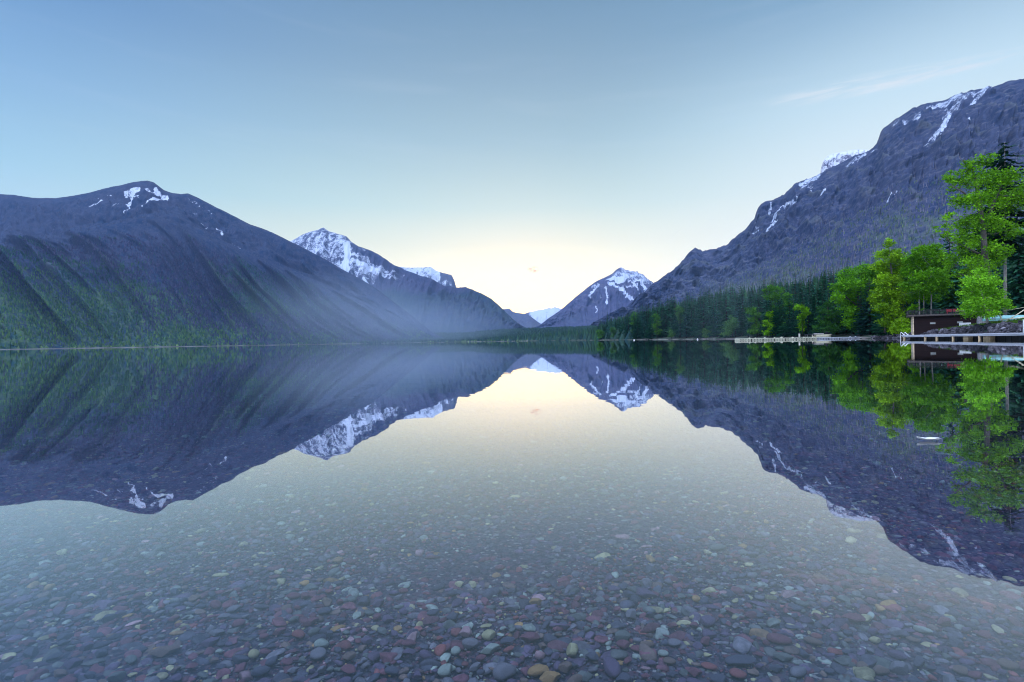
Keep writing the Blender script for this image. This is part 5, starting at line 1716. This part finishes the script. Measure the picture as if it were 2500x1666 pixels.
mb = MB(); mb.box((-LB / 2 + 1.3, -.93, .38), (.5, .06, .35), bev=.02); mb.build('patch', plain('grey_patch', (.22, .30, .34), .6), t)
# the pale frame of poles leaning over it
p = P(2484, 800, 84)
t = thing('pole_frame', 'cream pole frame leaning over the turquoise boat', 'frame', (p[0], p[1], land_z(2484, 84) - .05), -.55)
M_POLE = plain('cream_pole', (.62, .58, .44), .6, .2)
for a, c_, r_ in [((-1.9, -.3, .05), (-2.25, -.2, 1.65), .09), ((-1.5, -.4, .0), (1.5, -.2, 2.4), .075), ((2.2, -.4, .1), (1.45, -.2, 2.4), .075), ((-2.9, .4, 1.55), (2.6, .5, 2.55), .03), ((-2.4, -.5, .25), (1.8, -.6, .75), .08)]:
    mb = MB(); mb.tube([a, (np.array(a) + np.array(c_)) / 2 + (0, 0, -.02), c_], r_, 8); mb.build('pole', M_POLE, t, True)
th = np.linspace(0, 2 * math.pi, 25)
mb = MB(); mb.tube(np.stack([-3.1 + .27 * np.cos(th), 0.3 + 0 * th, 1.35 + .27 * np.sin(th)], 1), .055, 7, False); mb.build('ring', M_POLE, t, True)
p = P(2499, 806, 70)
t = thing('signpost', 'thin white post at the right edge of the photo', 'post', (p[0] + .02, p[1], 0.6), 0)
mb = MB(); mb.box((0, 0, .85), (.12, .12, 2.2), bev=.02); mb.build('shaft', plain('white_post', (.7, .71, .74), .5), t)
mb = MB(); mb.box((0, 0, 2.0), (.17, .17, .10), bev=.03); mb.build('cap', plain('white_cap', (.6, .61, .64), .5), t)

# ------------------------------------------------------------------ near dock
DA = np.array((PX(2203, 96.0), 96.0)); DB = np.array((PX(2560, 62.0), 62.0))
dl = DB - DA
DLEN = float(np.linalg.norm(dl)); DRZ = math.atan2(dl[1], dl[0])
t = thing('dock', 'long pale grey dock on posts in front of the rubble bank', 'dock', (DA[0], DA[1], 0), DRZ)
M_DOCK = plain('dock_paint', (.50, .51, .58), .55, .12, .8, stretch=(.2, 1, 1))
M_DECK = boards('dock_boards', (.42, .42, .48), .20, 'x', .15)
M_UNDER = plain('dock_underside', (.012, .012, .013), .9)
M_PILE = plain('pile_timber', (.40, .30, .19), .85, .35, 2.5, stretch=(2, 2, .5))
DW = 2.4
tilt = 0.13 / DLEN
zt = lambda x: .70 + tilt * x
segL = 7.6
x = 0.0
fb_ = MB(); dk = MB(); un = MB(); ln_ = MB()
while x < DLEN:
    L = min(segL, DLEN - x)
    xc = x + L / 2
    dk.box((xc, DW / 2, zt(xc) + .025), (L - .03, DW - .1, .05))
    fb_.box((xc, 0.0, zt(xc) - .14), (L - .02, .09, .36), bev=.015)
    fb_.box((xc, DW, zt(xc) - .14), (L - .02, .09, .36), bev=.015)
    ln_.box((xc, -.065, zt(xc) - .12), (L - .05, .05, .05), bev=.012)
    un.box((xc, DW / 2, zt(xc) - .16), (L, DW - .16, .18))
    x += L
fb_.box((-.03, DW / 2, zt(0) - .14), (.09, DW + .09, .36), bev=.015)
dk.build('deck', M_DECK, t); fb_.build('fascia', M_DOCK, t); ln_.build('bumper_rail', plain('rail', (.30, .31, .40), .6), t); un.build('joist', M_UNDER, t)
for xp in (0.55, 7.6, 11.1, 15.6, 22.0):
    for yp in (.12, DW - .12):
        mb = MB(); mb.tube([(xp, yp, -2.2), (xp, yp, zt(xp) - .07)], [.19, .18], 10); mb.build('post', M_PILE, t, True)
for xp, wq in ((18.6, 1.3), (23.4, 1.5)):
    if xp < DLEN - 1:
        mb = MB()
        for zc in np.arange(-.9, zt(xp) - .3, .17):
            mb.box((xp, DW / 2, zc), (wq, DW - .3, .15), bev=.02)
        mb.build('crib', M_PILE, t)
mb = MB(); mb.tube([(-.1, -.02, -1.2), (-.1, -.02, zt(0) - .05)], .13, 9); mb.tube([(-.1, -.02, .10), (-.1, -.02, .28)], .20, 9); mb.build('post', plain('dark_post', (.08, .055, .04), .8), t, True)
# floats, run the whole length as a black fill for shade under the dock
mb = MB()
for xp in np.arange(1.6, DLEN - .6, 1.2):
    mb.box((xp, DW * .62, .12), (1.17, DW * .6, .72), bev=.03)
mb.build('float_shade_fill', plain('shade_fill_float', (.008, .008, .009), .6), t)
# the ladder's white handrail at the end
lad = thing('ladder', 'white tubular ladder looped over the left end of the near dock', 'ladder', (DA[0], DA[1], 0), DRZ)
M_TUBE = plain('white_tube', (.72, .72, .74), .35, .06)
for yq in (.35, .95):
    pts = [(-1.45, yq, -.55), (-1.50, yq, .3), (-1.48, yq, 1.02), (-1.36, yq, 1.24), (-1.12, yq, 1.27), (-.7, yq, 1.06), (-.25, yq, .82), (.15, yq, .75)]
    mb = MB(); mb.tube(pts, .065, 8); mb.build('handrail', M_TUBE, lad, True)
mb = MB()
for zc in (-.35, .0, .35, .68):
    mb.tube([(-1.49, .35, zc), (-1.49, .95, zc)], .05, 7)
mb.build('rung', M_TUBE, lad, True)
mb = MB()
for zc in (.42, .70):
    for yq in (.35, .95):
        mb.tube([(-1.48, yq, zc), (-.05, yq, zc)], .05, 7)
mb.build('bracket', M_TUBE, lad, True)

# ------------------------------------------------------------------ floating docks by the forest
M_BEIGE = plain('beige_plastic', (.36, .36, .29), .6, .2, .7)
M_GREYF = plain('grey_plastic', (.31, .33, .40), .6, .2, .7)
M_GAP = plain('dark_gap', (.015, .015, .018), .9)


def float_dock(name, label, xa_, Ya_, xb_, Yb_, nseg, mat, top, bumps, group):
    A_ = np.array((PX(xa_, Ya_), Ya_)); B_ = np.array((PX(xb_, Yb_), Yb_))
    L = float(np.linalg.norm(B_ - A_)); rz = math.atan2(B_[1] - A_[1], B_[0] - A_[0])
    t = thing(name, label, 'floating dock', (A_[0], A_[1], 0), rz, group)
    sl_ = L / nseg
    for i in range(nseg):
        mb = MB()
        x0 = i * sl_
        # each pontoon a row of moulded cubes
        nc = max(2, int(round(sl_ / 1.0)))
        for j in range(nc):
            for r_ in range(2):
                mb.box((x0 + .06 + (j + .5) * (sl_ - .12) / nc, .55 + r_ * 1.02, top / 2 - .15), ((sl_ - .12) / nc - .03, 1.0, top + .28), bev=.10)
        pt = mb.build('pontoon', mat, t)
        lb = MB()
        for j in range(nc + 1):
            lb.box((x0 + .06 + j * (sl_ - .12) / nc, .015, top * .42), (.14, .06, .16), bev=.02)
        lb.build('lug', M_GAP, pt)
        if i:
            cb = MB(); cb.box((x0, 1.05, top * .3), (.10, 2.0, top * .75)); cb.build('joint', M_GAP, t)
    for (f, rr) in bumps:
        a = np.linspace(0, math.pi / 2, 7)
        mb = MB(); mb.tube([(f * L, .62, top - .1)] + [(f * L, .62, top + rr * .85 * math.sin(q)) for q in a], [rr] + [max(.02, rr * math.cos(q)) for q in a], 12)
        mb.build('bollard', mat, t, True)
    return t, A_, B_, L, rz


t1, A1, B1, L1, rz1 = float_dock('floating_dock', 'beige plastic floating dock with rounded bollards in front of the forest', 1807, 128, 1996, 136, 7, M_BEIGE, .54,
                                 [(.138, .24), (.21, .2), (.33, .26), (.455, .2), (.545, .34), (.69, .26), (.84, .2)], 'floating docks by the forest')
t2, A2, B2, L2, rz2 = float_dock('floating_dock', 'pale grey floating dock running on right from the beige one', 1997, 136.5, 2101, 143, 4, M_GREYF, .46, [(.80, .22), (.93, .2)], 'floating docks by the forest')
mb = MB(); mb.tube([(0, 0, 0), (0, 0, .75)], [.22, .2], 9); mb.tube([(0, 0, .75), (0, 0, .95)], [.26, .2], 9)
o = mb.build('bollard', plain('pale_post', (.55, .55, .5), .6), None, True)
pp = A1 + (B1 - A1) * .80 + np.array((0, 1.6)); o.location = (pp[0], pp[1], .6); tag(o, 'short pale bollard on the right part of the beige floating dock', 'bollard')
# small motorboat behind
p = P(2008, 817, 150)
t = thing('motorboat', 'small cream boat moored behind the grey floating dock', 'boat', (PX(2008, 152), 152, 0), .05)
LB = 5.2
Vb = []
for i in range(14):
    e = i / 13
    wid = .95 * (1 - max(0, e - .6) ** 2 / .16 * .9)
    for (fy, fz) in [(-1, 1.25), (-1.0, .75), (-.8, .2), (-.3, -.15), (.3, -.15), (.8, .2), (1, .75), (1, 1.25)]:
        Vb.append((-LB / 2 + LB * e, fy * wid, fz + .25 * max(0, e - .5)))
hb = MB(); hb.raw(Vb, grid_faces(8, 14))
hb.build('hull', plain('cream_hull', (.62, .58, .44), .4, .1), t)
mb = MB(); mb.box((.3, 0, 1.22), (4.2, 1.7, .06)); mb.build('deck', plain('boat_deck', (.40, .38, .32), .6), t)
mb = MB(); mb.box((-1.2, 0, 1.45), (2.4, 1.5, .40), bev=.08); mb.build('seat', plain('boat_seat', (.30, .30, .30), .6), t)
mb = MB(); mb.box((1.25, 0, 1.72), (.5, .7, .7), bev=.05); mb.build('console', plain('boat_console', (.02, .02, .03), .3), t)
mb = MB(); mb.box((-2.75, 0, 1.25), (.35, .5, .85), bev=.1); mb.build('outboard', plain('outboard', (.05, .05, .06), .4), t)
# a dark low rack on the shore beyond
t = thing('rack', 'low dark rack beside the cream boat on the shore', 'rack', (PX(1980, 155), 155, .1), .05)
mb = MB(); mb.box((0, 0, 1.25), (3.4, 1.2, .14), bev=.02); mb.build('top', plain('dark_rack', (.04, .05, .07), .6), t)
for x in (-1.5, 1.5):
    for y in (-.5, .5):
        mb = MB(); mb.box((x, y, .55), (.1, .1, 1.3)); mb.build('leg', plain('rack_leg', (.2, .2, .2), .6), t)
# white mooring buoys near the shore
bp = []
for x, yy_, lab in [(1548, 831.5, 'tiny white buoy near the far left forest shore'), (1703, 829.5, 'tiny white buoy left of the beige floating dock')]:
    Yb_ = CAMH / ((yy_ - hz(x)) / F)
    a = np.linspace(0, math.pi, 9)
    mb = MB(); mb.tube([(0, 0, -.42 * math.cos(q)) for q in a], [max(.02, .42 * math.sin(q)) for q in a], 12); mb.tube([(0, 0, .40), (0, 0, .55)], [.07, .05], 8)
    o = mb.build('buoy', m_white, None, True); o.location = (PX(x, Yb_), Yb_, .15); tag(o, lab, 'buoy', 'mooring buoys off the forest')

# ------------------------------------------------------------------ haze
m, bb, out = newmat('haze')
vol = bb.n('ShaderNodeVolumePrincipled')
vol.inputs['Color'].default_value = (0.34, 0.56, 1.0, 1)
vol.inputs['Density'].default_value = 3.8e-5
vol.inputs['Anisotropy'].default_value = 0.2
bb.l(vol.outputs[0], out.inputs['Volume'])
hx0, hx1, hy0, hy1, hz0, hz1 = -11500, 11500, -300, 11500, -10, 1500
V8 = [(hx0, hy0, hz0), (hx1, hy0, hz0), (hx1, hy1, hz0), (hx0, hy1, hz0), (hx0, hy0, hz1), (hx1, hy0, hz1), (hx1, hy1, hz1), (hx0, hy1, hz1)]
o = obj('haze', mesh('haze', V8, np.array([(0, 3, 2, 1), (4, 5, 6, 7), (0, 1, 5, 4), (1, 2, 6, 5), (2, 3, 7, 6), (3, 0, 4, 7)])), m)
tag(o, 'thin blue morning haze filling the valley', 'haze', kind='stuff')
def mist_mat(dens):
    m, bb, out = newmat('mist')
    t_ = bb.n('ShaderNodeTexCoord')
    ln = bb.n('ShaderNodeVectorMath', operation='LENGTH')
    bb.l(t_.outputs['Object'], ln.inputs[0])
    vol = bb.n('ShaderNodeVolumePrincipled')
    vol.inputs['Color'].default_value = (0.66, 0.80, 1.0, 1)
    bb.l(bb.mr(ln.outputs['Value'], 1.0, 0.15, 0.0, dens), vol.inputs['Density'])
    bb.l(vol.outputs[0], out.inputs['Volume'])
    return m


for (mx_, my_, Ym, rx, ry, rz_, dens, lab) in [(850, 775, 2000, 480, 480, 230, 6.5e-4, 'pale mist hanging at the right foot of the left mountain'), (1060, 800, 2250, 470, 420, 170, 6.5e-4, 'pale mist before the dark lower slope of the snowy peak'),
                                       (1765, 760, 245, 44, 36, 44, 0.9e-3, 'thin mist before the conifers left of the beige dock')]:
    c3 = P(mx_, my_, Ym)
    o = obj('mist', mesh('mist', ICO3[0], ICO3[1], True), mist_mat(dens))
    o.location = c3
    o.scale = (rx, ry, rz_)
    tag(o, lab, 'mist', kind='stuff')
print('objects', len(sc.objects))
